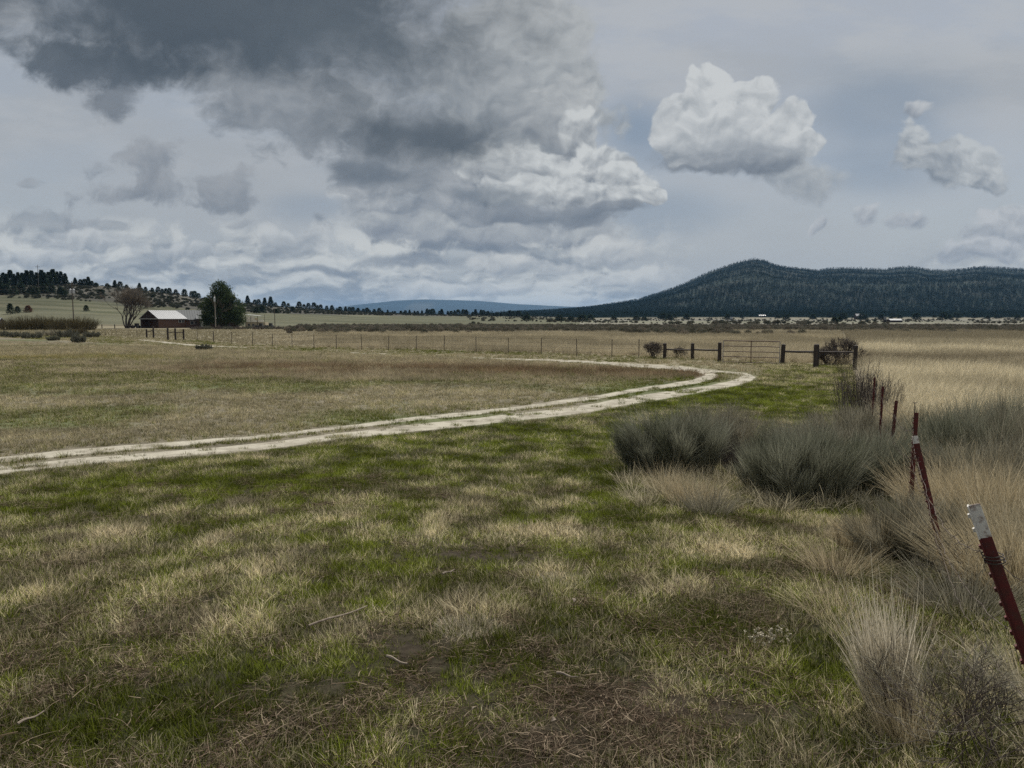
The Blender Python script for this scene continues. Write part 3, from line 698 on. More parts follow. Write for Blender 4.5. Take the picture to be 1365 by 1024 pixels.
# --- short grass of the near meadow
x, y = samp(170000, 1.3, 48, .85)
q = zone(x, y); ot = on_track(x, y)
bare = np.clip(pfield(x, y, BARE), 0, 1)
keep = (q['fg'] | (q['right'] & (y < 9))) & (q['fx'] < 3) & ~ot & (rng.random(len(x)) > bare * .75)
x, y, bare = x[keep], y[keep], bare[keep]; py_, px_ = q['py'][keep], q['px'][keep]
n1_ = fbm(x * 1.5, y * 1.1, 4); n2_ = fbm(x * 5 + 9, y * 4, 2)
dry = .43 + pfield(x, y, DRY) * .72 + (n1_ - .5) * 1.25 + (n2_ - .5) * .8
dry = np.clip(dry, 0, 1)
hgt = (.58 + .26 * sstep(.35, .9, dry) + .35 * rng.random(len(x))) * (1 + y / 45)
hgt *= 1 - .4 * bare
hgt *= 1 + .5 * sstep(.9, 1.1, pfield(x, y, DRY) + .4)
tn = mixc((1, 1.0, 1), (1.05, 1.0, .95), rng.random(len(x))) * (.60 + .85 * sstep(.3, .7, fbm(x * 2.3 + 3, y * 2.0, 4)))[:, None]
put('grass', 'short_tuft', x, y, hgt, dry, tn, rng.normal(0, .12, (len(x), 2)), label='short patchy green and straw coloured grass of the near meadow', cat='grass')
# --- dead thatch and litter in the foreground
x, y = samp(9000, 1.3, 12, .85); q = zone(x, y); th = np.clip(pfield(x, y, THATCH) + .12 + .3 * (fbm(x * .8, y * .8 + 30, 3) > .62), 0, 1)
k = q['fg'] & (rng.random(len(x)) < th) & (q['fx'] < 1.5)
put('dead_litter', 'thatch_clump', x[k], y[k], .7 + .5 * rng.random(k.sum()), .15 + .75 * rng.random(k.sum()), None, None, .01, label='matted grey-brown dead stems lying across the near ground', cat='dead grass')
# --- grazed field inside the track loop
x, y = samp(110000, 12, 75, .95); q = zone(x, y); k = q['loop'] & ~on_track(x, y)
x, y = x[k], y[k]; gr = sstep(.46, .66, fbm(x / 7 + 3, y / 5 + 8, 4)); edge = np.clip(1 - (np.interp(q['px'][k], _nx, _ny) - q['py'][k] - 14) / 22, 0, 1)
dry = np.clip(.85 - gr * .42 - edge * .45 + rng.normal(0, .12, len(x)), 0, 1)
tn = mixc((.72, .72, .70), (1.0, .97, .90), rng.random(len(x))) * (.45 + 1.1 * fbm(x / 1.5, y / 1.5, 4))[:, None]
put('grazed_grass', 'short_tuft', x, y, (.8 + .5 * rng.random(len(x))) * (1 + y / 60), dry, tn, label='grazed grey-tan grass with green bits inside the track loop', cat='grass')
# --- taller red-brown strip inside the loop, pale rim behind it
x, y = samp(42000, 24, 110, .98); q = zone(x, y); px_, py_ = q['px'], q['py']
lo = np.interp(px_, [-300, 0, 150, 300, 500, 700, 900], [470, 478, 490, 506, 508, 510, 506]) + 5 * (fbm(x / 4, y / 4, 3) - .5)
up = np.interp(px_, [-300, 0, 190, 330, 500, 640, 900, 960], [452, 455, 460, 466, 474, 480.5, 496, 500])
k = q['loop'] & (py_ < lo) & (py_ > up) & ~on_track(x, y)
x, y, px_, py_ = x[k], y[k], px_[k], py_[k]
red = np.exp(-((py_ - np.interp(px_, [150, 300, 600, 900], [493, 492, 494, 498])) / 8) ** 2) * sstep(160, 300, px_) * sstep(.3, .5, fbm(x / 6, y / 3, 3))
yel = np.exp(-((py_ - 478) / 6) ** 2) * sstep(270, 180, px_)
tn = mixc((.84, .81, .75), (.46, .36, .30), red); tn = tn * (.5 + 1.0 * fbm(x / 2.2, y / 1.4, 4))[:, None]; tn = mixc(tn, (.80, .74, .42), yel * sstep(.35, .6, fbm(x / 4, y / 4, 3))); tn = tn * (.75 + .5 * rng.random(len(x)))[:, None]
put('brown_grass', 'mid_tuft', x, y, (.7 + .5 * rng.random(len(x))) * (1 + .35 * red), .7 + .3 * rng.random(len(x)), tn, label='taller red-brown dry grass strip behind the grazed field', cat='grass')
# --- dry grass behind the far wire fence
x, y = samp(90000, 42, 190, .98); q = zone(x, y); px_, py_ = q['px'], q['py']
fence_y = np.interp(px_, [-400, 100, 263, 309, 389, 480, 555, 634, 721, 769, 886, 959, 1044, 1140], [446, 448, 455, 459.5, 463, 466, 467, 470.5, 471.5, 474.5, 477, 481.5, 485, 489])
k = q['beyond'] & (py_ < fence_y + 1.0 - 4 * rng.random(len(x)))
x, y, px_ = x[k], y[k], px_[k]
nn = fbm(x / 9, y / 14, 3); tn = mixc((.74, .72, .68), (1.05, 1.02, .97), sstep(.35, .62, nn)); tn = mixc(tn, (.64, .63, .54), sstep(420, 250, px_))
tn = tn * (.8 + .4 * rng.random(len(x)))[:, None]
put('field_grass', 'tall_tuft', x, y, (.55 + .55 * rng.random(len(x))) * np.interp(y, [42, 100, 190], [1.1, .9, .9]) * np.where(px_ < 420, .55, 1), .65 + .35 * rng.random(len(x)), tn, label='pale dry field grass behind the far wire fence', cat='grass')
# --- low green-grey verge between the far track and the fences
x, y = samp(72000, 27, 125, .75); q = zone(x, y); px_, py_ = q['px'], q['py']
fence_y = np.interp(px_, [-400, 100, 263, 309, 389, 480, 555, 634, 721, 769, 886, 959, 1044, 1140], [446, 448, 455, 459.5, 463, 466, 467, 470.5, 471.5, 474.5, 477, 481.5, 485, 489])
k = q['beyond'] & (py_ > fence_y - 1.5) & ~on_track(x, y) & (px_ < 1150); x, y = x[k], y[k]
put('verge_grass', 'short_tuft', x, y, 1.6 + .8 * rng.random(len(x)), np.clip(.45 + (fbm(x / 3, y / 3, 3) - .5) * 1.6, 0, 1), np.ones((len(x), 1)) * np.array((.85, .82, .8)), label='low green-grey verge grass between the distant track and the fence', cat='grass')
# --- golden tall grass right of the near fence
x, y = samp(70000, 5.5, 150, 1.15, .40); q = zone(x, y)
k = (q['fx'] > .5) & (q['right']) & (rng.random(len(x)) < np.interp(y, [5, 9, 12, 150], [.45, .8, 1, 1]))
x, y = x[k], y[k]; nn = fbm(x / 5, y / 8, 3)
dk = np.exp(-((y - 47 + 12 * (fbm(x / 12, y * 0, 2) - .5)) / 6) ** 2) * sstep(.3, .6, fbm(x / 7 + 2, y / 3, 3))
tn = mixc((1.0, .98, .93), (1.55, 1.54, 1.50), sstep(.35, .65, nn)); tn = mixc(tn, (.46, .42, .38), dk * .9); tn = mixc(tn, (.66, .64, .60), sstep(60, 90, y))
tn = tn * (.78 + .4 * rng.random(len(x)))[:, None]
tilt = np.stack([rng.normal(.05, .1, len(x)), rng.normal(-.1, .1, len(x))], -1)
scatter('tall_grass', PROTO['tall_tuft'], np.stack([x, y, H(x, y)], -1), rng.normal(0, .4, len(x)) + rng.integers(0, 2, len(x)) * .8, (.75 + .5 * rng.random(len(x))) * np.interp(y, [5, 12, 60], [.75, .9, 1.1]), .7 + .3 * rng.random(len(x)), tn, tilt, label='tall golden dry grass right of the leaning metal posts', cat='grass')
x, y = samp(2600, 1.4, 9, 1.25, .30); q = zone(x, y); k = (q['fx'] > .15) & (fbm(x * 1.3, y * 1.3, 3) > .42); x, y = x[k], y[k]
px_ = 835 + 400 * rng.random(420); y2 = 8.6 + 6.5 * rng.random(420); x2 = (px_ - 682.5) / 1000 * y2; k = x2 < FENCE_B + FENCE_M * y2 - .2
x = np.r_[x, x2[k]]; y = np.r_[y, y2[k]]
put('rough_grass', 'mid_tuft', x, y, .55 + .6 * rng.random(len(x)), .5 + .5 * rng.random(len(x)), (.7 + .6 * rng.random((len(x), 1))) * np.array((1, .99, .95)), rng.normal(0, .15, (len(x), 2)), label='rough mixed dry grass along the near steel post fence', cat='grass')
# --- sagebrush flats in the distance
x, y = samp(26000, 118, 330, 1.0); q = zone(x, y); wob = fbm(x / 30, y / 30, 3)
k = (q['beyond'] | q['right']) & (q['px'] > 380 + 260 * rng.random(len(x)) ** 2) & (sstep(125, 155, y * (1 + (wob - .5) * .3)) * sstep(300, 250, y) > rng.random(len(x))) & (fbm(x / 16 + 3, y / 16, 3) > .40) & (y < np.interp(q['px'], [380, 440], [215, 400]))
x, y = x[k], y[k]; tn = (.8 + .8 * rng.random((len(x), 1))) * np.array((1.05, 1.0, .98))
put('distant_sagebrush', 'sage_clump', x, y, .9 + .9 * rng.random(len(x)), rng.random(len(x)), tn, label='low grey sagebrush covering the flats beyond the fences', cat='sagebrush')
# --- scattered low scrub on the pale flats under the mountain
x, y = samp(5200, 330, 1000, .9); k = (fbm(x / 60, y / 60, 3) > .5) & (x > -.06 * y); x, y = x[k], y[k]
put('flats_scrub', 'sage_clump', x, y, 1.2 + 2.2 * rng.random(len(x)) ** 2, rng.random(len(x)), (.6 + .5 * rng.random((len(x), 1))) * np.array((1, 1, .95)), label='sparse dark scrub on the pale flats below the mountain', cat='scrub')
# --- sagebrush on the left hill
y = 300 + 650 * rng.random(16000); x = (-.95 + 1.0 * rng.random(16000)) * y
px_ = 682.5 + 1000 * x / y; D = np.interp(px_, [0, 200, 520, 800], [450, 520, 900, 1100]); Y0 = np.interp(px_, [0, 300, 800], [245, 250, 320]); t = (y - Y0) / (D - Y0)
k = (t > np.interp(px_, [0, 200, 300, 420, 700], [.66, .46, .44, .55, .85])) & (t < 1.05) & (fbm(x / 14, y / 14, 3) > .42)
x, y = x[k], y[k]
put('hillside_brush', 'sage_clump', x, y, 1.3 + 2.0 * rng.random(len(x)) ** 2, .4 * rng.random(len(x)), (.45 + .5 * rng.random((len(x), 1))) * np.array((.95, 1, .92)), label='dark low brush dotting the slope of the left hill', cat='brush')

# ------------------------------------------------------------------ trees
M_NEEDLE = blade_mat('conifer_needles', (.030, .046, .030), (.055, .075, .045), instancer=False, trans=.1)
M_NEEDLE_I = blade_mat('forest_needles', (.017, .031, .025), (.026, .042, .032), instancer=True, trans=0)
M_BARK = simple_mat('bark', (.11, .085, .065), (.05, .04, .03), 6, stretch=(1, 1, .2))
def conifer(kind, n=900, hgt=1.0, rg=rng):
    """unit-height conifer crown from small leaf blades; kind 0 spire, 1 broad juniper, 2 open pine"""
    t = rg.random(n) ** (1.0 if kind == 0 else .9)
    lo = {0: .08, 1: .05, 2: .25}[kind]; zz = lo + (1 - lo) * t
    if kind == 0: r = .24 * (1 - t) ** .8 + .01
    elif kind == 1: r = .36 * np.sqrt(np.clip(1 - (t * 1.02 - .25) ** 2 / .66, 0, 1)) * (1 - .35 * t)
    else: r = .26 * np.sin(np.pi * np.clip(t * .8 + .18, 0, 1)) ** .8
    ph = rg.random(n) * 6.283
    lob = 1 + .35 * np.sin(ph * 3 + zz * 19 + kind) * np.sin(zz * 31)
    q = r * lob * rg.random(n) ** .55
    base = np.stack([q * np.cos(ph), q * np.sin(ph), zz], -1)
    d = np.stack([np.cos(ph), np.sin(ph), rg.normal(.1, .5, n)], -1)
    return strands(base * hgt, d, .085 * hgt, .05 * hgt, rg.normal(0, .2, (n, 3)), 2, .3, rg=rg)
def trunk_mesh(h, r):
    m = MB(); m.tube([(0, 0, -.03 * h), (0.005 * h, 0, .4 * h), (0, .004 * h, .93 * h)], [r, r * .6, r * .12], 6); return m
def tree_mesh(kind, n):
    v, f, a = conifer(kind, n); m = trunk_mesh(1, .022)
    tv = np.array(m.v); tf = np.array([ff for ff in m.f if len(ff) == 4]) + len(v)
    V = np.concatenate([v, tv]); F = np.concatenate([f, tf]); A = np.r_[a, np.full(len(tv), .5)]
    me = mesh_np('conifer', V, F, {'rnd': A}, midx=np.r_[np.zeros(len(f)), np.ones(len(tf))])
    me.materials.append(M_NEEDLE); me.materials.append(M_BARK); return me
TREES = {k: [tree_mesh(k, 1100) for _ in range(3)] for k in (0, 1, 2)}
def hill_tree(px, base_py, hpx, wide=1.0, kind=0, label='dark conifer on the ridge of the left hill', group='conifers on the left hill', Y=None, name='conifer_tree', cat='tree'):
    p = G(px, base_py) if Y is None else at_y(px, Y)
    o = bpy.data.objects.new(name, random.choice(TREES[kind])); COL.objects.link(o)
    h = hpx / 1000 * p.y; o.location = p; o.scale = (h * wide, h * wide, h); o.rotation_euler = (0, 0, random.random() * 6.28)
    return tag(o, label, cat, group)
ORD = 'first second third fourth fifth sixth seventh eighth ninth tenth eleventh twelfth thirteenth fourteenth fifteenth sixteenth seventeenth eighteenth nineteenth twentieth'.split()
def nth(i):
    return ORD[i] if i < 20 else {20: 'twenty-first', 21: 'twenty-second', 22: 'twenty-third', 23: 'twenty-fourth'}.get(i, 'one')
def ridgeY(px): return float(np.interp(px, [0, 200, 520, 800], [450, 520, 900, 1100]))
for i_, px in enumerate((-60, -42, -25, -8, 2, 7, 13, 18, 23, 28, 34, 39, 46, 52, 58, 63, 68, 74, 80, 85, 91)):
    hill_tree(px + random.uniform(-1, 1), 0, random.uniform(15, 21), random.uniform(.9, 1.2), 0, 'tall dark conifer of the dense hilltop stand, %s from the picture edge' % nth(i_ - 4) if i_ > 3 else 'tall dark conifer of the hilltop stand beyond the left picture edge', 'conifers of the dense stand on the left hilltop', Y=ridgeY(px) * random.uniform(.96, 1.0))
for i_, px in enumerate((4, 11, 21, 31, 43, 50, 61, 71, 83)):
    hill_tree(px, 0, random.uniform(9, 14), 1.2, 1, 'shorter conifer in front of the hilltop stand, %s from the left' % nth(i_), 'shorter conifers in front of the hilltop stand', Y=ridgeY(px) * random.uniform(.84, .9))
RIDGE = [(103, 9), (110, 7), (115.5, 8), (120.5, 11), (125, 6), (155.5, 9), (162.5, 8), (171, 5), (188, 9), (196, 5), (205, 5), (212.6, 7), (218, 5), (223, 6), (227.5, 7), (236, 6), (247.5, 8), (257, 7), (261, 8), (266, 6), (331, 10), (340.6, 6), (345.5, 7), (353.8, 10), (361.7, 12), (368, 5), (379, 7), (385, 5), (399.5, 8), (406, 5), (411.8, 7), (419, 8), (424, 5), (428, 6), (436, 5), (443, 6)]
nl = nr = 0
for px, h in RIDGE:
    big = h >= 10
    if px < 300: nl += 1; small = 'small dark ridge tree, %s from the hilltop stand going right' % nth(nl - 1)
    else: nr += 1; small = 'small dark ridge tree, %s to the right of the big leafy tree' % nth(nr - 1)
    hill_tree(px, 0, h + 1, 1.25, 1 if h < 9 else 0,
              {10: 'tall pointed tree on the ridge just right of the big leafy tree' if px < 340 else 'pointed tree left of the tallest ridge tree behind the pole', 12: 'tallest pointed tree on the ridge right of the big leafy tree', 11: 'tall conifer beside the utility pole at the end of the hilltop stand'}.get(h, small) if big else small,
              'small trees along the ridge line', Y=ridgeY(px) * .985)
for (px, by, h, w_, lab) in ((84.7, 394.5, 8, 2.0, 'wide dark juniper on the slope left of the utility pole'), (134.8, 396, 10, 1.6, 'rounded dark juniper on the slope above the bare tree'), (128, 383, 6, 1.5, 'small juniper high on the slope above the rounded one'),
                             (115, 415, 8, 1.2, 'lone small juniper on the pale meadow right of the pole'), (14, 419, 14, .9, 'tall dark tree behind the willow thicket at far left'), (23.7, 417.5, 9, 1.2, 'rounded dark tree second from left behind the thicket'),
                             (143, 384, 6, 1.6, 'low juniper on the slope between pole and bare tree'), (204, 397, 4, 1.6, 'small juniper above the white barn roof'), (224, 399, 3.5, 1.5, 'tiny juniper above the right end of the barn roof'),
                             (342, 418, 8, 1.5, 'dark juniper at the meadow edge right of the leafy tree'), (349.5, 417.5, 10, 1.3, 'taller dark juniper at the meadow edge right of the leafy tree'), (368, 418, 6, 1.4, 'juniper behind the short pole at the meadow edge'), (390, 416, 7, 1.6, 'wide juniper at the foot of the ridge beyond the short pole')):
    hill_tree(px, by, h, w_, 1, lab, None, name='juniper_tree')
rd = hill_tree(37.8, 416.5, 9, 1.5, 1, 'rust-brown rounded tree behind the left willow thicket', None, name='rust_tree')
M_RUST = blade_mat('rust_leaves', (.10, .05, .03), (.16, .08, .045), instancer=False, trans=.1)
rd.data = rd.data.copy(); rd.data.materials[0] = M_RUST
# low band of trees between the left ridge and the mountain
for i in range(46):
    px = 450 + i * 5.6 + random.uniform(-2, 2)
    hill_tree(px, 0, random.uniform(4, 7.5) * (1.15 if px > 560 else .9), 1.5, random.choice((0, 1, 1)), 'small dark tree of the low tree line ' + ('left of the far blue hill' if px < 500 else 'right under the far blue hill' if px < 620 else 'between the far blue hill and the mountain'), 'low tree line ' + ('left of the blue hill' if px < 500 else 'under the blue hill' if px < 620 else 'right of the blue hill'), Y=ridgeY(min(px, 620)) * random.uniform(.9, 1.0))
for (px, by, h, lab) in ((702, 428, 8, 'round dark juniper standing alone on the flats, leftmost of seven'), (746, 428.5, 8, 'round juniper on the flats, second from left of seven'), (760.5, 428.5, 6.5, 'small round juniper on the flats between two larger ones'),
                         (776, 429.5, 9.5, 'largest round juniper of the group on the flats'), (786.5, 428, 8, 'round juniper touching the largest one on the flats'), (818.5, 427.5, 6, 'round juniper on the flats between the group and the last pair'),
                         (848.5, 428, 7, 'round juniper on the flats, left one of the last pair'), (858.5, 427.8, 5.5, 'reddish-dark low juniper, right one of the last pair')):
    hill_tree(px, by, h, 2.2, 1, lab, None, name='juniper_tree')
for (px, by, h, lab) in ((1112.5, 431, 8, 'dark round tree at the edge of the pale field right of the gate'), (1119.5, 428.5, 5.5, 'dark round tree just behind the one at the pale field edge'), (1156, 430, 3.5, 'tiny bush-like tree left of the long white roofed shed'), (1166.5, 430.5, 3.5, 'low wide tree nearest the left end of the long shed'), (1187.5, 427, 4.5, 'small tree behind the long white roofed shed')):
    hill_tree(px, by, h, 1.9, 1, lab, None, name='juniper_tree')
for i in range(58):
    px = random.choice((random.uniform(1045, 1180), random.uniform(1180, 1365), random.uniform(1200, 1500), random.uniform(880, 1045)))
    Yd = random.uniform(800, 1500)
    hill_tree(px, 0, 8.5 * 1000 / Yd * random.uniform(.6, 1.1), 1.7, 1, 'scattered juniper on the foothills ' + ('below the main peak of the mountain' if px < 1045 else 'between the peak and the long white shed' if px < 1180 else 'right of the long white shed'), 'foothill junipers ' + ('below the peak' if px < 1045 else 'left of the white shed' if px < 1180 else 'right of the white shed'), Y=Yd, name='juniper_tree')
# mountain forest
pf = []
for kd in (0, 0, 1): pf.append(conifer(kd, 90))
proto_collection('forest_tree', [strands(*a_) for a_ in []] or pf, M_NEEDLE_I)
nF = 115000
y = np.concatenate([1150 + 900 * rng.random(nF // 3), 1500 + 1850 * rng.random(nF - nF // 3)]); s = -.10 + 1.45 * rng.random(nF)
x = s * y; px_ = 682.5 + 1000 * s
den = .35 + .65 * sstep(1100, 1500, y) ; den = den * (1 - .5 * sstep(.60, .66, fbm(x / 130 + 8, y / 260, 4)) * sstep(2600, 1500, y)) * np.where(y < 2300, np.interp(fbm(x / 55, y / 80, 3), [.42, .52], [.85, 1]), 1)
den *= sstep(590, 660, px_) * np.where(px_ < 820, 1, 1)
den *= 1 - .95 * (np.hypot((px_ - 1224) / 9, (y - 2550) / 60) < 1) - .9 * (np.abs((px_ - 1276) - (y - 2800) * .02) < 1.6) * (np.abs(y - 2800) < 150)
k = (rng.random(nF) < den) & (s > -.085)
x, y = x[k], y[k]
scatter('mountain_forest', PROTO['forest_tree'], np.stack([x, y, H(x, y) - .3], -1), rng.random(len(x)) * 6.28, 5.5 + 5.5 * rng.random(len(x)) * (.6 + .8 * fbm(x / 70, y / 70, 3)), rng.random(len(x)), (.85 + .3 * rng.random((len(x), 1))) * np.ones((1, 3)), label='dense dark conifer forest covering the mountain on the right', cat='forest')

# branching helper for real limbs
def branch_tree(mb, p, d, L, r, depth, spread=.5, up=.25, rg=random, twigs=None, minr=.01):
    pts = [p.copy()]; dd = d.copy(); q = p.copy()
    for i in range(3):
        dd = (dd + Vector((rg.gauss(0, .10), rg.gauss(0, .10), rg.gauss(up * .25, .05)))).normalized(); q = q + dd * (L / 3); pts.append(q.copy())
    mb.tube(pts, [max(minr, r * (1 - .16 * i)) for i in range(4)], 5 if depth < 2 else 3, cap=False)
    if depth == 0:
        if twigs is not None: twigs.append((pts[1], pts[3], dd.copy()))
        return
    for i in range(rg.choice((2, 3, 3))):
        a = Vector((rg.gauss(0, 1), rg.gauss(0, 1), rg.gauss(.1, .6))); a = (a - dd * a.dot(dd)).normalized()
        st = pts[rg.choice((2, 3, 3))]
        branch_tree(mb, st, (dd + a * rg.uniform(spread * .6, spread * 1.3)).normalized(), L * rg.uniform(.62, .85), r * rg.uniform(.5, .68), depth - 1, spread, up, rg, twigs, minr)
def twig_cloud(twigs, per, L, w, spread=.6, seg=2):
    B, D = [], []
    for a, b, d in twigs:
        for k in range(per):
            t = random.random(); p = a.lerp(b, t); B.append(p); D.append(d + Vector((random.gauss(0, spread), random.gauss(0, spread), random.gauss(.15, spread))))
    n = len(B); return strands(np.array(B), np.array(D), L * (.5 + rng.random(n)), w, rng.normal(0, .2, (n, 3)), seg)
M_TWIG = blade_mat('bare_twigs', (.13, .11, .09), (.24, .21, .175), instancer=False, trans=0)
# bare multi-stem tree left of the barn
def bare_tree():
    p = at_y(170, 214); o = empty('bare_tree', p, 'leafless spreading tree with several dark stems left of the barn', 'tree')
    mb = MB(); tw = []; rg = random.Random(9)
    for a, lean in ((-2.9, .34), (-2.0, .22), (.4, .12), (.1, .36), (.9, .2), (2.6, .16), (-.4, .5), (1.6, .25)):
        branch_tree(mb, Vector((math.cos(a) * .35, math.sin(a) * .3, -.1)), Vector((math.cos(a) * lean, math.sin(a) * lean, 1)).normalized(), 4.6, .26, 4, .42, .22, rg, tw, .025)
    mb.build('trunk', simple_mat('dark_bark', (.075, .062, .052), (.04, .033, .028), 4), o)
    v, f, a = twig_cloud(tw, 34, 1.5, .020, .6); link('twigs', mesh_np('twigs', v, f, {'rnd': a}), M_TWIG, o)
    zs = max(vv[2] for vv in mb.v); o.scale = (1.0, 1.0, 12.0 / (zs + .8))
bare_tree()
# big leafy tree by the house
def leaf_tree(p, ells, n, leaf, label, mat, name='leafy_tree', trunk_r=.35, hz=13):
    o = empty(name, p, label, 'tree'); mb = MB(); tw = []; rg = random.Random(4)
    for a, l in ((0.3, .15), (2.2, .4), (4.1, .35), (5.4, .3)):
        branch_tree(mb, Vector((math.cos(a) * .15, math.sin(a) * .15, -.1)), Vector((math.cos(a) * l, math.sin(a) * l, 1)).normalized(), hz * .28, trunk_r, 3, .5, .1, rg, tw, .03)
    mb.build('trunk', M_BARK, o)
    cs = []
    for (cx, cz, rx, rz, wt) in ells:
        k = max(6, int(60 * wt))
        for _ in range(k):
            v = Vector((rg.gauss(0, 1), rg.gauss(0, 1), rg.gauss(0, 1))).normalized() * (rg.random() ** .35)
            cs.append((cx + v.x * rx, v.y * rx * .9, cz + v.z * rz, rg.uniform(.5, 1.15) * leaf * 4.2))
    cs = np.array(cs); idx = rng.integers(0, len(cs), n); c = cs[idx]
    v = rng.normal(size=(n, 3)); v /= np.linalg.norm(v, axis=1, keepdims=True); rr = rng.random(n) ** .45
    base = c[:, :3] + v * (c[:, 3] * rr)[:, None] * np.array((1, 1, .75)); base[:, 2] = np.maximum(base[:, 2], .4)
    V, F, A = strands(base, v + np.array((0, 0, .1)), leaf * (.7 + .6 * rng.random(n)), leaf * .75, rng.normal(0, .2, (n, 3)), 2, .35, rnd=np.clip(rng.random(n) * .7 + (idx % 7) / 20, 0, 1))
    link('crown', mesh_np('crown', V, F, {'rnd': A}), mat, o); return o
M_LEAF = blade_mat('dark_leaves', (.034, .055, .028), (.10, .13, .06), instancer=False, trans=.2)
S = .212
leaf_tree(at_y(296, 214), [(-.2, 11.0, 2.6, 2.2, 1.3), (-.3, 8.0, 4.0, 2.8, 2), (-3.6, 5.0, 2.6, 3.4, 1.6), (3.2, 5.0, 3.2, 3.2, 1.8), (0, 4.0, 4.2, 3.2, 2.2), (5.0, 3.2, 1.6, 2.4, .8), (-4.6, 2.9, 1.4, 2.2, .6), (2.0, 8.6, 2.0, 1.8, .8)], 30000, .26,
          'big dense dark green tree beside the farm buildings', M_LEAF)

# ------------------------------------------------------------------ shrubs
M_STEM = simple_mat('woody_stem', (.11, .085, .07), (.05, .04, .035), 20, stretch=(1, 1, .3))
M_RABBIT = blade_mat('greygreen_shoots', (.085, .094, .056), (.35, .345, .265), instancer=False, trans=.25, vr=(.35, 1.4))
M_GREYSH = blade_mat('grey_shoots', (.14, .13, .09), (.43, .395, .30), instancer=False, trans=.2, vr=(.4, 1.35))
M_DARKTW = blade_mat('dark_twigs', (.07, .058, .050), (.20, .175, .155), instancer=False, trans=0, vr=(.5, 1.3))
M_WILLOW = blade_mat('willow_twigs', (.075, .065, .035), (.16, .135, .075), instancer=False, trans=0, vr=(.5, 1.25))
M_STRAW = blade_mat('straw_blades', (.38, .31, .19), (.66, .57, .39), instancer=False, trans=.25, vr=(.55, 1.15))
M_SAGE = blade_mat('sage_foliage', (.085, .09, .065), (.175, .17, .135), instancer=False, trans=.15)
def shoots(rad, hgt, n, w, fan=.8, low=.0, length=.5, seg=3, lumps=12, rg=rng, flat=1.0):
    """a ragged shrub: many separate sprays, each a narrow bundle of fine shoots with its own lean, height and tone"""
    m = max(14, lumps * 4); a = rg.random(m) * 6.283; rr = rad * .82 * np.sqrt(rg.random(m)); sx, sy = rr * np.cos(a), rr * np.sin(a) * flat
    k = rr / rad
    sh = hgt * (.34 + .80 * rg.random(m) ** 1.1) * (1 - .30 * k ** 2)
    fan = fan * .62
    ax = np.stack([np.cos(a) * k * fan * .8 + rg.normal(0, .22, m), np.sin(a) * k * fan * .8 + rg.normal(0, .22, m), np.ones(m)], -1)
    ax /= np.linalg.norm(ax, axis=1, keepdims=True)
    tone = np.clip(rg.normal(.5, .30, m), 0, 1); wd = rad * (.05 + .09 * rg.random(m))
    i = rg.integers(0, m, n); t = .04 + .70 * rg.random(n) ** .9
    ox, oy, _ = ruv(n, 1, rg); spread = wd[i] * (.35 + 1.1 * t)
    base = np.stack([sx[i] * .95 + ox * spread, sy[i] * .95 + oy * spread, np.zeros(n)], -1) + ax[i] * (sh[i] * t)[:, None]
    d = ax[i] + np.stack([ox * .30, oy * .30, np.zeros(n)], -1) + rg.normal(0, .15, (n, 3))
    ln = np.minimum(length * hgt * (.4 + .8 * rg.random(n)), sh[i] * (1.08 - t) + .03 * hgt)
    rnd = np.clip(tone[i] * .75 + .25 * rg.random(n), 0, .999)
    return strands(base, d, ln, w * (.6 + .8 * rg.random(n)), rg.normal(0, .12, (n, 3)), seg, .3, rnd=rnd, rg=rg)
def woody(rad, hgt, n, r0, rg):
    mb = MB()
    for _ in range(n):
        a = rg.random() * 6.283; l = rg.uniform(.15, .8); p = Vector((rg.gauss(0, rad * .18), rg.gauss(0, rad * .18), -.03)); d = Vector((math.cos(a) * l, math.sin(a) * l, 1)).normalized()
        branch_tree(mb, p, d, hgt * .42, r0, 1, .5, .1, rg, None, r0 * .25)
    return mb
def shrub(name, p, rad, hgt, n, w, label, mat, cat='shrub', group=None, fan=.8, length=.5, stems=10, stem_r=.012, lumps=14, sx=1.0, extra=None, seg=3, low=0.0, stem_mat=None):
    o = empty(name, p, label, cat, group); 
    woody(rad, hgt, stems, stem_r, random.Random(int(p.x * 100) + n)).build('stem', stem_mat or M_STEM, o)
    v, f, a = shoots(rad, hgt, n, w, fan, low, length, seg, lumps)
    link('foliage', mesh_np('foliage', v, f, {'rnd': a}), mat, o)
    if extra: link('dead_stalks', mesh_np('dead_stalks', *extra[:2], {'rnd': extra[2]}), M_STRAW, o)
    o.scale = (sx, 1, 1); return o
def gp(px, Y): return at_y(px, Y)
# rabbitbrush group left (px 838-1000)
shrub('rabbitbrush', gp(905, 11.9), .66, .98, 15000, .0048, 'large grey-green bush at the left end of the brush row', M_RABBIT, fan=.55, sx=1.1)
shrub('rabbitbrush', gp(868, 12.2), .46, .85, 8000, .0048, 'smaller grey-green bush overlapping the left end bush of the row', M_RABBIT, fan=.6)
shrub('rabbitbrush', gp(962, 13.4), .75, 1.0, 12000, .005, 'paler grey-green bush behind and right of the left end bush', M_GREYSH, fan=.5)
shrub('rabbitbrush', gp(1000, 11.6), .35, .55, 4200, .0045, 'low reddish-dark twiggy bush in the gap of the brush row', M_DARKTW, fan=.7)
shrub('rabbitbrush', gp(1052, 12.4), .42, .88, 6500, .005, 'mid-size olive bush behind the big right clump', M_RABBIT, fan=.7)
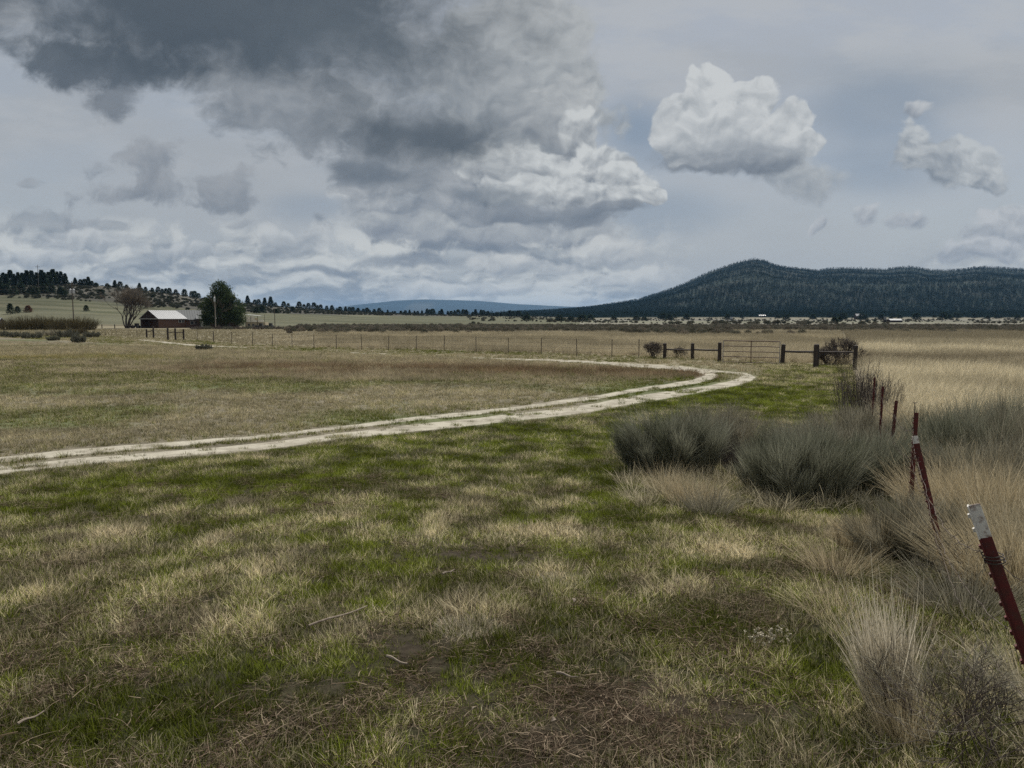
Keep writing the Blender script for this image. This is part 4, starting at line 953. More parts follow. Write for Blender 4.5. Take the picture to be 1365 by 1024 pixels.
# centre-right mass (px 1005-1210)
shrub('rabbitbrush', gp(1080, 9.5), .62, .92, 15000, .0042, 'big dark grey-green bush in the centre of the right clump', M_RABBIT, fan=.6)
shrub('rabbitbrush', gp(1152, 9.9), .58, .92, 13000, .0042, 'big dark bush between the clump centre and the metal posts', M_RABBIT, fan=.6)
shrub('rabbitbrush', gp(1035, 10.2), .42, .72, 7000, .0042, 'rounded bush at the left edge of the right clump', M_RABBIT, fan=.75)
shrub('rabbitbrush', gp(1118, 11.6), .75, .95, 11000, .005, 'silvery grey bush on top of the right clump', M_GREYSH, fan=.6)
shrub('rabbitbrush', gp(1150, 14.5), .75, .9, 8000, .006, 'silvery bush at the foot of the dark upright stems', M_GREYSH, fan=.5)
# dark upright stems near fence corner
def upright(name, p, rad, hgt, n, w, label, mat, fan=.12, group=None, cat='shrub'):
    o = empty(name, p, label, cat, group); x, y, a = ruv(n, rad)
    d = np.stack([x * fan / rad + rng.normal(0, .07, n), y * fan / rad + rng.normal(0, .07, n), np.ones(n)], -1)
    L1 = hgt * (.45 + .55 * rng.random(n) ** .7) * (1 - .25 * (np.hypot(x, y) / rad) ** 2)
    s1 = strands(np.stack([x, y, np.full(n, -.03)], -1), d, L1, w * (.6 + .9 * rng.random(n)), rng.normal(0, .09, (n, 3)), 5, .3)
    m = n * 5; i = rng.integers(0, n, m); t = .35 + .6 * rng.random(m)
    b = np.stack([x[i], y[i], np.zeros(m)], -1) + d[i] / np.linalg.norm(d[i], axis=1, keepdims=True) * (L1[i] * t)[:, None]
    s2 = strands(b, d[i] + rng.normal(0, .35, (m, 3)), hgt * .14, w * .55, rng.normal(0, .15, (m, 3)), 2, .4)
    link('stem', mesh_np('stem', s1[0], s1[1], {'rnd': s1[2]}), mat, o); link('twigs', mesh_np('twigs', s2[0], s2[1], {'rnd': s2[2]}), mat, o)
    return o
upright('upright_shrub', gp(1150, 20.5), .60, 1.65, 190, .015, 'dense dark upright leafless shrub at the head of the metal post row', M_DARKTW)
upright('upright_shrub', gp(1180, 19.5), .40, 1.35, 90, .013, 'paler thinner upright stems right of the dense dark shrub', M_DARKTW, .2)
upright('upright_shrub', gp(1196, 17.5), .3, 1.05, 60, .010, 'sparse curved stalks behind the farthest metal posts', M_STRAW, .3)
BRUSHY = [(1126, 44.5, 1.7, 'dark twiggy shrub growing through the right end of the rail fence', 21), (1106, 43.5, 1.1, 'lower dark shrub beside the last wooden fence post', 22), (872, 51.5, 1.15, 'dark shrub leaning on the leftmost post of the gate fence', 23), (905, 52, .8, 'low dark shrub between the first two posts of the gate fence', 24)]
# right of the near fence: grey-green brush within tall grass
for (px, Y, r, h, lab, mt) in ((1262, 12.2, .5, 1.05, 'grey-green bush just right of the post with the thin rod', M_RABBIT), (1300, 11.2, .6, 1.12, 'dark grey-green bush in the grass at mid right', M_RABBIT), (1330, 12.5, .7, 1.35, 'tallest dark bush in the grass near the right edge', M_RABBIT),
                              (1372, 11, .7, 1.2, 'grey bush cut by the right picture edge above the others', M_GREYSH), (1350, 9.0, .6, .85, 'pale grey bush low at the right picture edge', M_GREYSH), (1288, 9.6, .45, .75, 'olive bush between tall grass clumps right of the leaning posts', M_RABBIT),
                              (1236, 9.6, .30, .62, 'small brown-stemmed bush directly behind the leaning white-tipped post', M_DARKTW)):
    shrub('rabbitbrush', gp(px, Y), r, h, int(11000 * r), .0045, lab, mt, fan=.6)
shrub('sagebrush', gp(1232, 6.3), .42, .52, 8500, .0035, 'pale silvery dome of dry brush behind the leaning post', M_GREYSH, fan=1.0, length=.6, cat='brush')
shrub('sagebrush', gp(1180, 6.5), .34, .40, 5000, .0035, 'straw-grey low clump left of the leaning post', M_STRAW, fan=1.1, length=.6, cat='brush')
M_PALE = blade_mat('pale_straw_blades', (.52, .46, .34), (.78, .71, .56), instancer=False, trans=.3, vr=(.5, 1.15))
# bunch grasses, each its own
def bunch(px, Y, rad, h, n, w, label, fan=.5, mat=None, lean=(0, 0), seg=4, jit=.12):
    p = gp(px, Y); x, y, a = ruv(n, rad)
    d = np.stack([x / rad * fan + lean[0] + rng.normal(0, jit, n), y / rad * fan + lean[1] + rng.normal(0, jit, n), np.ones(n)], -1)
    b = np.stack([x / rad * fan * .6, y / rad * fan * .6, -.25 * np.ones(n)], -1) * rng.random((n, 1)) + rng.normal(0, .1, (n, 3))
    v, f, r = strands(np.stack([x, y, np.full(n, -.02)], -1), d, h * (.35 + .75 * rng.random(n)), w * (.6 + .8 * rng.random(n)), b, seg)
    o = link('bunchgrass', mesh_np('bunchgrass', v, f, {'rnd': r}), mat or M_STRAW, loc=p); return tag(o, label, 'grass clump')
bunch(928, 9.3, .30, .50, 800, .0045, 'pale dry grass clump in front of the left end bush', .5)
bunch(952, 8.5, .22, .42, 650, .0045, 'grey straw clump nearest the viewer below the left bushes', .6, M_GREYSH)
bunch(890, 10.2, .25, .50, 380, .0045, 'thin straw stalks at the left foot of the brush row', .4)
bunch(622, 4.5, .18, .085, 1300, .0034, 'bright straw tuft alone in the middle of the near meadow', .5, mat=M_PALE)
bunch(748, 5.5, .20, .08, 900, .0036, 'second bright straw tuft, upper right of the middle one', .5, mat=M_PALE)
bunch(1210, 3.4, .10, .62, 900, .0050, 'tall pale grass clump at the bottom right, brightest of all', .10, mat=M_PALE, lean=(-.12, .02), jit=.055)
bunch(1200, 3.8, .10, .80, 70, .003, 'sparser tall stalks fanning left of the pale bottom clump', .4, lean=(-.28, .1))
bunch(1232, 3.15, .10, .36, 520, .003, 'straw grass at the foot of the pale bottom right clump', .25, lean=(-.1, 0))
bunch(1330, 7.4, .45, .85, 2200, .0065, 'broad golden grass clump at the right edge above the nearest post', .45, lean=(-.25, 0))
bunch(1270, 7.9, .32, .80, 1200, .0065, 'golden grass clump between the leaning post and nearest post', .4, lean=(-.1, 0))
bunch(1368, 5.4, .35, .75, 1400, .0055, 'golden grass spilling in from the right edge beside nearest post', .5, lean=(-.3, 0))
bunch(1310, 4.9, .28, .42, 1100, .0035, 'grey-straw grass around the foot of the nearest post', .8, M_GREYSH)
bunch(1130, 6.0, .25, .35, 700, .0035, 'dry grass fringe left of the silvery dome', .8)
bunch(1120, 4.9, .2, .35, 260, .003, 'loose leaning stalks at the edge of the near meadow', .8, lean=(-.3, .1))
# thin dark twigs bottom right
def twigbush(px, Y, h, label, n=9, seed=1, r0=.0045, cat='bush', per=5, tw_w=.0016, mat=None):
    p = gp(px, Y); o = empty('twiggy_bush', p, label, cat); mb = MB(); tw = []; rg = random.Random(seed)
    for _ in range(n):
        a = rg.random() * 6.283; l = rg.uniform(.2, 1.0); branch_tree(mb, Vector((rg.gauss(0, .1 * h), rg.gauss(0, .1 * h), -.02)), Vector((math.cos(a) * l, math.sin(a) * l, 1)).normalized(), h * .36, r0, 3, .6, .05, rg, tw, r0 * .27)
    mb.build('stem', M_STEM, o); v, f, a = twig_cloud(tw, per, h * .16, tw_w, .6); link('twigs', mesh_np('twigs', v, f, {'rnd': a}), mat or M_GREYSH, o); return o
for px, Y, h, lab, sd in BRUSHY: twigbush(px, Y, h, lab, 16, sd, .03, 'shrub', 7, .014, M_DARKTW)
twigbush(1290, 3.1, .52, 'thin dark twiggy bush in the bottom right corner', 10, 3)
twigbush(1350, 2.9, .55, 'second twiggy bush at the foot of the nearest red post', 10, 8)
twigbush(1300, 5.4, .45, 'wiry grey twigs between the two nearest posts', 9, 12)
# sage row and willow thicket at left
for i, (px, py, wpx, hpx, lab, mt) in enumerate(((4, 449, 22, 9, 'dark sage clump at the very left of the sage row', M_SAGE), (22, 450, 24, 9, 'sage clump second from the left edge', M_SAGE), (44, 451, 26, 9, 'sage clump below the darkest part of the thicket', M_SAGE), (64, 448, 26, 10, 'greyish sage clump in the middle of the row', M_GREYSH),
        (71, 454, 15, 7, 'small dark sage in front of the row', M_SAGE), (90, 450, 28, 12, 'dark sage clump under the utility pole', M_SAGE), (104, 457, 17, 12, 'rounded green-grey sage standing forward of the row', M_SAGE), (103, 446, 26, 10, 'rust-tinged shrub behind the rounded sage', M_WILLOW), (122, 450, 18, 9, 'small sage at the right end of the row', M_SAGE),
        (272, 467, 17, 9, 'lone round sage beside the distant track', M_SAGE), (-22, 450, 26, 9, 'sage clump beyond the left picture edge', M_SAGE))):
    p = G(px, py); k = p.y / 1000
    shrub('sagebrush', p, wpx * k / 2 * 1.25, hpx * k, 1700, .05, lab, mt, group=None, fan=.9, length=.35, stems=6, stem_r=.03, seg=2, cat='sagebrush')
for (px, Y, wpx, hpx, lab) in ((14, 178, 40, 17, 'left end willow of the brown-green thicket'), (36, 180, 44, 22, 'second willow of the brown-green thicket'), (60, 182, 44, 22, 'middle willow of the brown-green thicket'), (84, 180, 38, 17, 'fourth willow of the thicket, left of the pole'), (110, 178, 30, 18, 'reddish willow at the right end, right of the pole')):
    p = at_y(px, Y); k = p.y / 1000
    upright('willow_shrub', p, wpx * k / 2 * random.uniform(.85, 1.1), hpx * k * random.uniform(.85, 1.15), 700, .045, lab, M_WILLOW, .6, 'willows of the left thicket')
# row of brush before the farm
for i, px in enumerate((262, 276, 290, 303, 316, 330, 344, 356, 369, 383, 397, 412, 428)):
    p = at_y(px, 186 + (i % 3) * 3); shrub('sagebrush', p, 1.7, 1.05, 900, .06, 'low brush clump before the farm buildings, %s from the left in its row' % nth(i), M_SAGE if i % 2 else M_DARKTW, group='brush row in front of the farm buildings', fan=.9, length=.35, stems=4, stem_r=.03, seg=2, cat='brush')

# ------------------------------------------------------------------ fences, gate
M_POST = simple_mat('old_dark_wood', (.055, .042, .035), (.022, .018, .016), 9, stretch=(1, 1, .12), bump=.8)
M_RAIL = simple_mat('weathered_rail', (.075, .06, .052), (.03, .025, .022), 9, stretch=(.2, 1, 1), bump=.6)
M_PIPE = simple_mat('rusty_pipe', (.07, .035, .025), (.10, .07, .055), 5, rough=.7, metal=.2)
M_PALEPIPE = simple_mat('pale_pipe', (.38, .36, .33), (.22, .2, .18), 5, rough=.6, metal=.3)
M_WIRE = simple_mat('fence_wire', (.16, .13, .11), (.06, .045, .035), 30, rough=.8, metal=.2, bump=0)
M_STEEL = simple_mat('thin_steel_post', (.075, .06, .05), (.04, .035, .03), 8, rough=.8)
def wood_post(parent, p, h, r, lean=(0, 0), name='post'):
    mb = MB(); n = 5
    pts = [(p[0] + lean[0] * t * h, p[1] + lean[1] * t * h, p[2] - .15 + (h + .15) * t) for t in np.linspace(0, 1, n)] + [(p[0] + lean[0] * h, p[1] + lean[1] * h, p[2] + h + r * .25)]
    mb.tube(pts, [r * 1.06, r * 1.03, r, r * .99, r * .97, r * .6], 10, jitter=.10); return mb.build(name, M_POST, parent)
def rel(o, p): return Vector(p) - o.location
def rail_between(parent, a, b, r=.05, mat=None, name='rail'):
    mb = MB(); a, b = Vector(a), Vector(b); m = a.lerp(b, .5) - Vector((0, 0, .012)); mb.tube([a, m, b], r, 8, jitter=.12); return mb.build(name, mat or M_RAIL, parent)
# left section of gate fence
L1 = [(886, 478.5, 458), (923, 479.5, 458), (959, 482, 457)]
pts = [G(px, by) for px, by, ty in L1]
ow = empty('rail_fence', pts[0], 'dark wooden post and rail brace left of the metal gate', 'fence')
hs = [(by - ty) / 1000 * p.y for (px, by, ty), p in zip(L1, pts)]
for (p, h, ln) in zip(pts, hs, ((.0, 0), (-.01, 0), (.0, 0))): wood_post(ow, rel(ow, p), h, .115, ln)
for i in range(2): rail_between(ow, rel(ow, pts[i] + Vector((.09, .0, hs[i] * .62))), rel(ow, pts[i + 1] + Vector((-.09, 0, hs[i + 1] * .60))), .055)
L2 = [(1042.5, 486, 459.5), (1087.5, 490.5, 459.5)]
p2 = [G(px, by) for px, by, ty in L2]; h2 = [(by - ty) / 1000 * p.y for (px, by, ty), p in zip(L2, p2)]
ow2 = empty('rail_fence', p2[0], 'dark wooden post and rail fence right of the metal gate', 'fence')
pend = G(1139, 492); hend = 1.25
wood_post(ow2, rel(ow2, p2[0]), h2[0], .125, (.05, 0)); wood_post(ow2, rel(ow2, p2[1]), h2[1], .14, (0, 0)); wood_post(ow2, rel(ow2, pend), hend, .11, (.03, 0))
rail_between(ow2, rel(ow2, p2[0] + Vector((.1, 0, h2[0] * .66))), rel(ow2, p2[1] + Vector((-.12, 0, h2[1] * .69))), .06)
rail_between(ow2, rel(ow2, p2[1] + Vector((.12, 0, h2[1] * .69))), rel(ow2, pend + Vector((-.1, 0, hend * .72))), .045)
# metal gate
ga, gb = G(963.5, 484.5), G(1039, 486.5); gh = 1.28
og = empty('field_gate', ga, 'rusty tubular metal field gate between the wooden posts', 'gate')
d = gb - ga; lift = Vector((0, 0, .12))
def gpnt(t, z): return d * t + Vector((0, 0, .10 + z))
for nm, t0, t1, z0, z1, m_, r_ in (('stile', 0, 0, 0, gh, M_PALEPIPE, .028), ('stile', 1, 1, 0, gh - .05, M_PALEPIPE, .028), ('stile', .5, .5, .0, gh - .02, M_PIPE, .026)):
    mb = MB(); mb.tube([gpnt(t0, z0 if nm else 0), gpnt(t1, z1)], r_, 8); mb.build(nm, m_, og)
for z in (0.0, .33, .64, .96, gh):
    mb = MB(); mb.tube([gpnt(.0, z), gpnt(.25, z), gpnt(.5, z - .01), gpnt(.75, z), gpnt(1.0, z - .02 * (z > .1))], .024 if z < gh else .03, 8); mb.build('bar', M_PIPE, og)
# gate hung: hinges joined to the left post, latch chain to the right
mb = MB(); mb.tube([gpnt(0, 1.0), rel(og, pts[2] + Vector((.1, 0, 1.1)))], .015, 6); mb.tube([gpnt(0, .3), rel(og, pts[2] + Vector((.1, 0, .4)))], .015, 6); mb.build('hinge', M_PIPE, og)
# far wire fence
FP = [(263, 454.5), (285, 456.5), (309, 459.5), (336.5, 460.8), (363, 463), (389.5, 463.7), (418.5, 464.8), (448.7, 466), (482.5, 466.3), (518, 467), (555, 467.8), (592, 469), (634.5, 471), (677.5, 471.8), (721.5, 472.6), (769, 475.5), (815.5, 476.5), (851.6, 477.4)]
fpts = [G(*p) for p in FP]
of = empty('wire_fence', fpts[0], 'long far wire fence on thin dark posts crossing the middle of the field', 'fence')
tops = []
for i, p in enumerate(fpts):
    h = 1.22 + .12 * random.random(); mb = MB(); q = rel(of, p); lx = random.gauss(0, .03)
    thick = .05 if i == 1 else .028
    mb.tube([q - Vector((0, 0, .1)), q + Vector((lx * .5, 0, h * .5)), q + Vector((lx, 0, h))], thick, 6); mb.build('post', M_STEEL, of); tops.append((q, h, lx))
for k in (.96, .72, .48, .24):
    mb = MB(); mb.tube([q + Vector((lx * k, 0, h * k)) for q, h, lx in tops] + [rel(of, pts[0] + Vector((-.1, 0, 1.0 * k + .05)))], .006, 4); mb.build('wire', M_WIRE, of)
# left entrance braces
for lab, LP, rails in (('short wooden brace left of the farm track entrance', [(195.7, 450.5, 439), (204.8, 450.8, 436)], 1), ('wooden three post brace right of the farm track entrance', [(224, 453.5, 437.5), (234, 453.8, 438), (245, 453.8, 439)], 2)):
    pp = [G(px, by) for px, by, t in LP]; oo = empty('rail_fence', pp[0], lab, 'fence')
    hh = [(by - t) / 1000 * p.y for (px, by, t), p in zip(LP, pp)]
    for p, h in zip(pp, hh): wood_post(oo, rel(oo, p), h, .115)
    for i in range(rails): rail_between(oo, rel(oo, pp[i] + Vector((.08, 0, hh[i] * .66))), rel(oo, pp[i + 1] + Vector((-.08, 0, hh[i + 1] * .7))), .055)
# two bare rails of an entrance gate and left wire fence
ga_, gb_ = G(206, 451), G(223, 453.3); og2 = empty('field_gate', ga_, 'thin low metal gate across the farm track entrance', 'gate')
for z in (.35, .7, 1.05):
    mb = MB(); mb.tube([Vector((0, 0, z)), gb_ - ga_ + Vector((0, 0, z))], .02, 6); mb.build('bar', M_PALEPIPE, og2)
FL = [(96, 446), (112, 446.5), (126, 447), (140.5, 447.6), (155, 448), (171, 448), (182.6, 448.6)]
fl = [G(*p) for p in FL]; ol = empty('wire_fence', fl[0], 'wire fence on thin posts left of the farm track entrance', 'fence'); tp = []
for p in fl:
    q = rel(ol, p); mb = MB(); mb.tube([q - Vector((0, 0, .1)), q + Vector((0, 0, 1.2))], .028, 6); mb.build('post', M_STEEL, ol); tp.append(q)
for k in (1.15, .85, .55, .25):
    mb = MB(); mb.tube([q + Vector((0, 0, k)) for q in tp] + [rel(ol, G(195, 450.5)) + Vector((0, 0, k))], .006, 4); mb.build('wire', M_WIRE, ol)
# low dark posts behind the bare tree
FB = [(128, 437.8), (136, 437.8), (153, 438), (177, 438)]
fb = [G(*p) for p in FB]; ob = empty('rail_fence', fb[0], 'short dark fence posts and rail behind the bare tree', 'fence')
for p in fb: wood_post(ob, rel(ob, p), 1.1, .12)
for a, b in zip(fb[:-1], fb[1:]): rail_between(ob, rel(ob, a) + Vector((.1, 0, .85)), rel(ob, b) + Vector((-.1, 0, .85)), .04)

# --- near fence of leaning red steel posts
M_RED = simple_mat('dark_red_paint', (.100, .008, .009), (.045, .018, .012), 24, rough=.75, bump=.25, spec=.4, thr=(.3, .7), bdist=.003)
M_WHITE = simple_mat('chipped_white_paint', (.52, .50, .46), (.13, .07, .05), 22, rough=.7, bump=.3, thr=(.36, .5), bdist=.003)
def t_post(parent, base, top, white=True, label=None, studs=True, tipf=.16, yaw=0.0):
    """T-section steel post running from base to top, studs along the face"""
    ax = (top - base); Lh = ax.length; az = ax.normalized()
    fx_ = Vector((math.cos(yaw), math.sin(yaw), 0)); fx_ = (fx_ - az * fx_.dot(az)).normalized(); fy_ = az.cross(fx_)
    M3 = Matrix((fx_, fy_, az)).transposed()
    def seg(z0, z1, grow=0):
        mb = MB()
        for (cx, cy_, sx, sy) in ((0, 0, .034 + grow, .0045 + grow), (0, .0205, .0045 + grow, .0365 + grow)):
            mb.box(base + az * ((z0 + z1) / 2) + fx_ * cx + fy_ * cy_, (sx, sy, z1 - z0), M3)
        return mb
    t = tipf * Lh if white else 0
    mb = seg(-.15, Lh - t)
    if studs:
        z = .12
        while z < Lh - t - .02:
            mb.box(base + az * z - fy_ * .006 - fx_ * .012, (.020, .011, .013), M3); z += .052
    post = mb.build('steel_post', M_RED, parent)
    if label: post['label'] = label
    if white:
        mb = seg(Lh - t, Lh)
        z = Lh - t + .03
        while z < Lh - .02:
            mb.box(base + az * z - fy_ * .006 - fx_ * .012, (.020, .011, .013), M3); z += .052
        w_ = mb.build('white_tip', M_WHITE, post)
    return post, Lh, az
on = empty('wire_fence', at_y(1441, 2.5), 'near barbed wire fence on leaning dark red steel posts at right', 'fence')
TP = []
def tp_at(px, py, Y): return P(px, py, Y)
b1 = Vector((1.98, 2.42, h1(1.98, 2.42))); t1 = P(1290, 674, 2.62)
b2 = at_y(1280, 5.5); t2 = P(1216, 582, 5.7)
b3 = at_y(1222, 7.7); t3 = P(1219, 550, 7.7)
b4 = at_y(1190, 10.2); t4 = P(1193, 534, 10.2)
b5 = at_y(1177, 13.6); t5 = P(1175.5, 515, 13.6)
b6 = at_y(1166, 16.8); t6 = P(1165, 503, 16.8)
for b, t, wht, lab, yw in ((b1, t1, True, 'nearest leaning dark red post with chipped white tip', -2.15), (b2, t2, True, 'second leaning red post with a faded white tip', -2.1), (b3, t3, False, 'upright red post with a thin rod sticking out of its top', -2.0), (b4, t4, False, 'fourth red post, upright', -2.0), (b5, t5, False, 'fifth red post, small and upright', -2.0), (b6, t6, False, 'farthest red post by the dark shrub', -2.0)):
    pr, Lh, az = t_post(on, rel(on, b), rel(on, t), wht, lab, tipf=.10 if b is b1 else .05, yaw=yw); TP.append((rel(on, b), az, Lh, pr))
mb = MB(); b_, az, Lh, pr = TP[2]; e = b_ + az * Lh; mb.tube([e - az * .05, e + Vector((0, 0, .10))], .004, 6); mb.box(e + Vector((0, 0, .102)), (.035, .01, .006)); mb.build('rod', M_WIRE, pr)
mb = MB()
b_, az, Lh, pr = TP[0]
for k in (0, .012, .024): mb.tube([b_ + az * (Lh * .855 - k) + Vector((.018 + math.cos(a) * .034, -.013 + math.sin(a) * .030, .004 * math.sin(a * 1.3))) for a in np.linspace(0, 6.1, 14)], .0022, 5)
mb.build('wire_tie', M_STEEL, pr)
def barbed(a, b, sag=.05, n=26, loose=0.0, seed=1):
    mb = MB(); rg = random.Random(seed); pp = []
    for i in range(n + 1):
        t = i / n; p = a.lerp(b, t) - Vector((0, 0, sag * 4 * t * (1 - t))); p += Vector((rg.gauss(0, loose), rg.gauss(0, loose), rg.gauss(0, loose))); pp.append(p)
    mb.tube(pp, .0015, 5)
    for i in range(1, n, 2):
        c = pp[i]
        for s_ in (1, -1): mb.tube([c + Vector((-.012 * s_, .01, -.012)), c, c + Vector((.012 * s_, -.01, .014))], .0014, 4)
    return mb
for i in range(5):
    for j, k in enumerate((.86, .62, .38)):
        a = TP[i][0] + TP[i][1] * TP[i][2] * k; b = TP[i + 1][0] + TP[i + 1][1] * TP[i + 1][2] * k
        barbed(a, b, .10 if i else .16, 26, .004, i * 3 + j).build('wire', M_WIRE, on)
# slack wire falling from the nearest post to the right, out of the frame
a = TP[0][0] + TP[0][1] * TP[0][2] * .84
barbed(a, a + Vector((.75, -.4, -.32)), .06, 20, .006, 77).build('wire', M_WIRE, on)
barbed(TP[1][0] + TP[1][1] * TP[1][2] * .9, TP[1][0] + Vector((.25, .4, .15)), .10, 20, .012, 78).build('wire', M_WIRE, on)

# ------------------------------------------------------------------ poles and power line
M_POLE = simple_mat('pole_wood', (.13, .11, .09), (.07, .06, .05), 5, stretch=(1, 1, .1))
M_GALV = simple_mat('pale_metal', (.42, .43, .44), (.30, .31, .32), 4, rough=.5, metal=.3, bump=0)
M_DKMET = simple_mat('dark_metal', (.05, .05, .05), (.03, .03, .03), 4, bump=0)
def pole(px, Y, top_py, label, arm=False, trans=0, r=.16):
    p = at_y(px, Y); h = P(px, top_py, Y).z - p.z; o = empty('utility_pole', p, label, 'utility pole')
    mb = MB(); mb.tube([(0, 0, -.3), (0, 0, h * .5), (0, 0, h)], [r, r * .85, r * .7], 8); mb.build('pole', M_POLE, o)
    if arm:
        mb = MB(); mb.box((0, -.12, h - 1.0), (2.6, .12, .14)); mb.build('crossarm', M_POLE, o)
        for x_ in (-1.2, -.4, .5, 1.2):
            mb = MB(); mb.tube([(x_, -.12, h - .92), (x_, -.12, h - .78), (x_, -.12, h - .70)], [.05, .07, .03], 8); mb.build('insulator', M_GALV, o)
    for k in range(trans):
        s_ = (-1, 1)[k]; mb = MB(); mb.tube([(s_ * .42, -.1, h - 3.4), (s_ * .42, -.1, h - 3.3), (s_ * .42, -.1, h - 2.2), (s_ * .42, -.1, h - 2.05)], [.2, .27, .27, .12], 12); mb.build('transformer', M_GALV, o)
    return o, p, h
o1, pp1, ph1 = pole(98.5, 205, 375, 'tall utility pole with crossarm and two transformers behind the thicket', True, 2)
o2, pp2, ph2 = pole(287.5, 203, 393, 'pale pole with a cylinder near its top in front of the leafy tree', False, 0, .15)
mb = MB(); mb.tube([(0, -.25, ph2 - 1.9), (0, -.25, ph2 - 1.8), (0, -.25, ph2 - .7), (0, -.25, ph2 - .6)], [.18, .24, .24, .1], 12); mb.build('transformer', M_GALV, o2)
o2.children[0].data.materials.clear(); o2.children[0].data.materials.append(simple_mat('pale_pole_wood', (.28, .25, .21), (.17, .15, .13), 5, stretch=(1, 1, .1)))
pole(366.5, 235, 411.5, 'short dark pole standing at the edge of the meadow', False, 0, .13)
pole(54.3, 445, 353.5, 'thin pole rising among the hilltop conifers', True, 0, .16)
pole(353.0, 225, 419, 'thin pale post right of the tan building', False, 0, .07)
ol_ = empty('power_line', pp1 + Vector((0, 0, ph1 - .7)), 'overhead wires running left from the tall utility pole', 'power line')
for x_ in (-1.2, .5, 1.2):
    a = Vector((x_, -.12, 0)); b = Vector((-95 + x_, 25, 1.0)); mb = MB(); mb.tube([a.lerp(b, t) - Vector((0, 0, 2.2 * 4 * t * (1 - t))) for t in np.linspace(0, 1, 14)], .012, 4); mb.build('cable', M_DKMET, ol_)
e2 = pp2 + Vector((0, 0, ph2 - .3)) - ol_.location; a = Vector((1.2, -.12, -.2)); mb = MB(); mb.tube([a.lerp(e2, t) - Vector((0, 0, 1.2 * 4 * t * (1 - t))) for t in np.linspace(0, 1, 14)], .010, 4); mb.build('cable', M_DKMET, ol_)

# ------------------------------------------------------------------ buildings
M_REDW = simple_mat('red_board_wall', (.13, .070, .052), (.080, .050, .040), 3, stretch=(3, 3, .3), bump=.2)
M_ROOFW = simple_mat('white_metal_roof', (.27, .275, .28), (.20, .205, .21), 2, rough=.45, metal=.1, bump=.1, stretch=(1, 1, 1))
M_ROOFG = simple_mat('grey_roof', (.16, .165, .165), (.10, .105, .105), 3)
M_DARKW = simple_mat('dark_brown_wall', (.045, .028, .022), (.025, .018, .015), 3, stretch=(3, 3, .3))
M_TAN = simple_mat('tan_wall', (.42, .36, .25), (.34, .29, .2), 2)
M_CREAM = simple_mat('cream_panel', (.80, .76, .66), (.72, .68, .58), 2)
M_GLASS = simple_mat('window_glass', (.03, .035, .04), (.02, .02, .025), 2, rough=.15, spec=.6, bump=0)
M_TRIM = simple_mat('pale_trim', (.42, .42, .40), (.34, .34, .33), 4)
def gable_building(name, p, Lx, W, he, hr, rz, label, wall, roof, over=.5, open_end=False, wins=(), doors=(), gable_mat=None):
    """long axis local +x from p, width goes local -y (towards viewer)"""
    o = empty(name, p, label, 'building', rz=rz); t = .15
    mb = MB(); mb.box((Lx / 2, -W + t / 2, he / 2), (Lx, t, he)); mb.box((Lx / 2, -t / 2, he / 2), (Lx, t, he)); mb.box((Lx - t / 2, -W / 2, he / 2), (t, W - 2 * t, he))
    if not open_end: mb.box((t / 2, -W / 2, he / 2), (t, W - 2 * t, he))
    else: mb.box((2.6, -W / 2, he / 2), (t, W - 2 * t - .02, he))
    for x_ in ((0, Lx - t)):
        mb.add([(x_, 0, he), (x_, -W, he), (x_, -W / 2, hr - .12), (x_ + t, 0, he), (x_ + t, -W, he), (x_ + t, -W / 2, hr - .12)], [(0, 1, 2), (5, 4, 3), (0, 3, 4, 1), (1, 4, 5, 2), (2, 5, 3, 0)])
    mb.build('wall', wall, o)
    th = .12; ov = over; sl_ = (hr - he) / (W / 2)
    mb = MB()
    for s_ in (0, 1):
        ye = ov if s_ == 0 else -W - ov; ze = he - ov * sl_
        a = [(-ov, ye, ze), (Lx + ov, ye, ze), (Lx + ov, -W / 2, hr), (-ov, -W / 2, hr)]
        v = [Vector(q) for q in a] + [Vector(q) + Vector((0, 0, th)) for q in a]; mb.add(v, [(3, 2, 1, 0), (4, 5, 6, 7), (0, 1, 5, 4), (1, 2, 6, 5), (2, 3, 7, 6), (3, 0, 4, 7)])
    n = int(Lx / .6)
    for i in range(n + 1):                                   # standing seams on the near slope
        x_ = -ov + .05 + i * (Lx + 2 * ov - .1) / n
        mb.tube([(x_, -W - ov, he - ov * sl_ + th + .01), (x_, -W / 2 - .03, hr + th + .01)], .025, 4)
    mb.build('roof', roof, o)
    for (x_, z_, w_, h_) in wins:
        f = MB()
        for (cx, cz, sx, sz) in ((x_, z_ + h_ / 2 + .04, w_ + .2, .08), (x_, z_ - h_ / 2 - .04, w_ + .2, .08), (x_ - w_ / 2 - .05, z_, .1, h_), (x_ + w_ / 2 + .05, z_, .1, h_)): f.box((cx, -W - .03, cz), (sx, .08, sz))
        fr = f.build('window', M_TRIM, o); g = MB(); g.box((x_, -W - .015, z_), (w_, .04, h_)); g.build('pane', M_GLASS, fr)
    for (x_, w_, h_, m_) in doors:
        dd = MB(); dd.box((x_, -W - .03, h_ / 2), (w_, .08, h_)); dr = dd.build('door', m_, o); hd = MB(); hd.box((x_ + w_ * .38, -W - .09, h_ * .48), (.05, .05, .12)); hd.build('handle', M_DKMET, dr)
    return o
S = .216
pc = at_y(187.5, 220)
bar = gable_building('barn', pc, 9.0, 8.4, 2.75, 5.05, R(60), 'red barn with a bright white metal roof and dark open gable porch', M_REDW, M_ROOFW, .35, True, wins=((6.9, 2.0, .75, .8), (7.9, 2.0, .6, .8)), doors=())
mb = MB(); mb.box((-.12, -4.1, 2.68), (.18, 8.4, .22)); mb.build('beam', M_TRIM, bar)
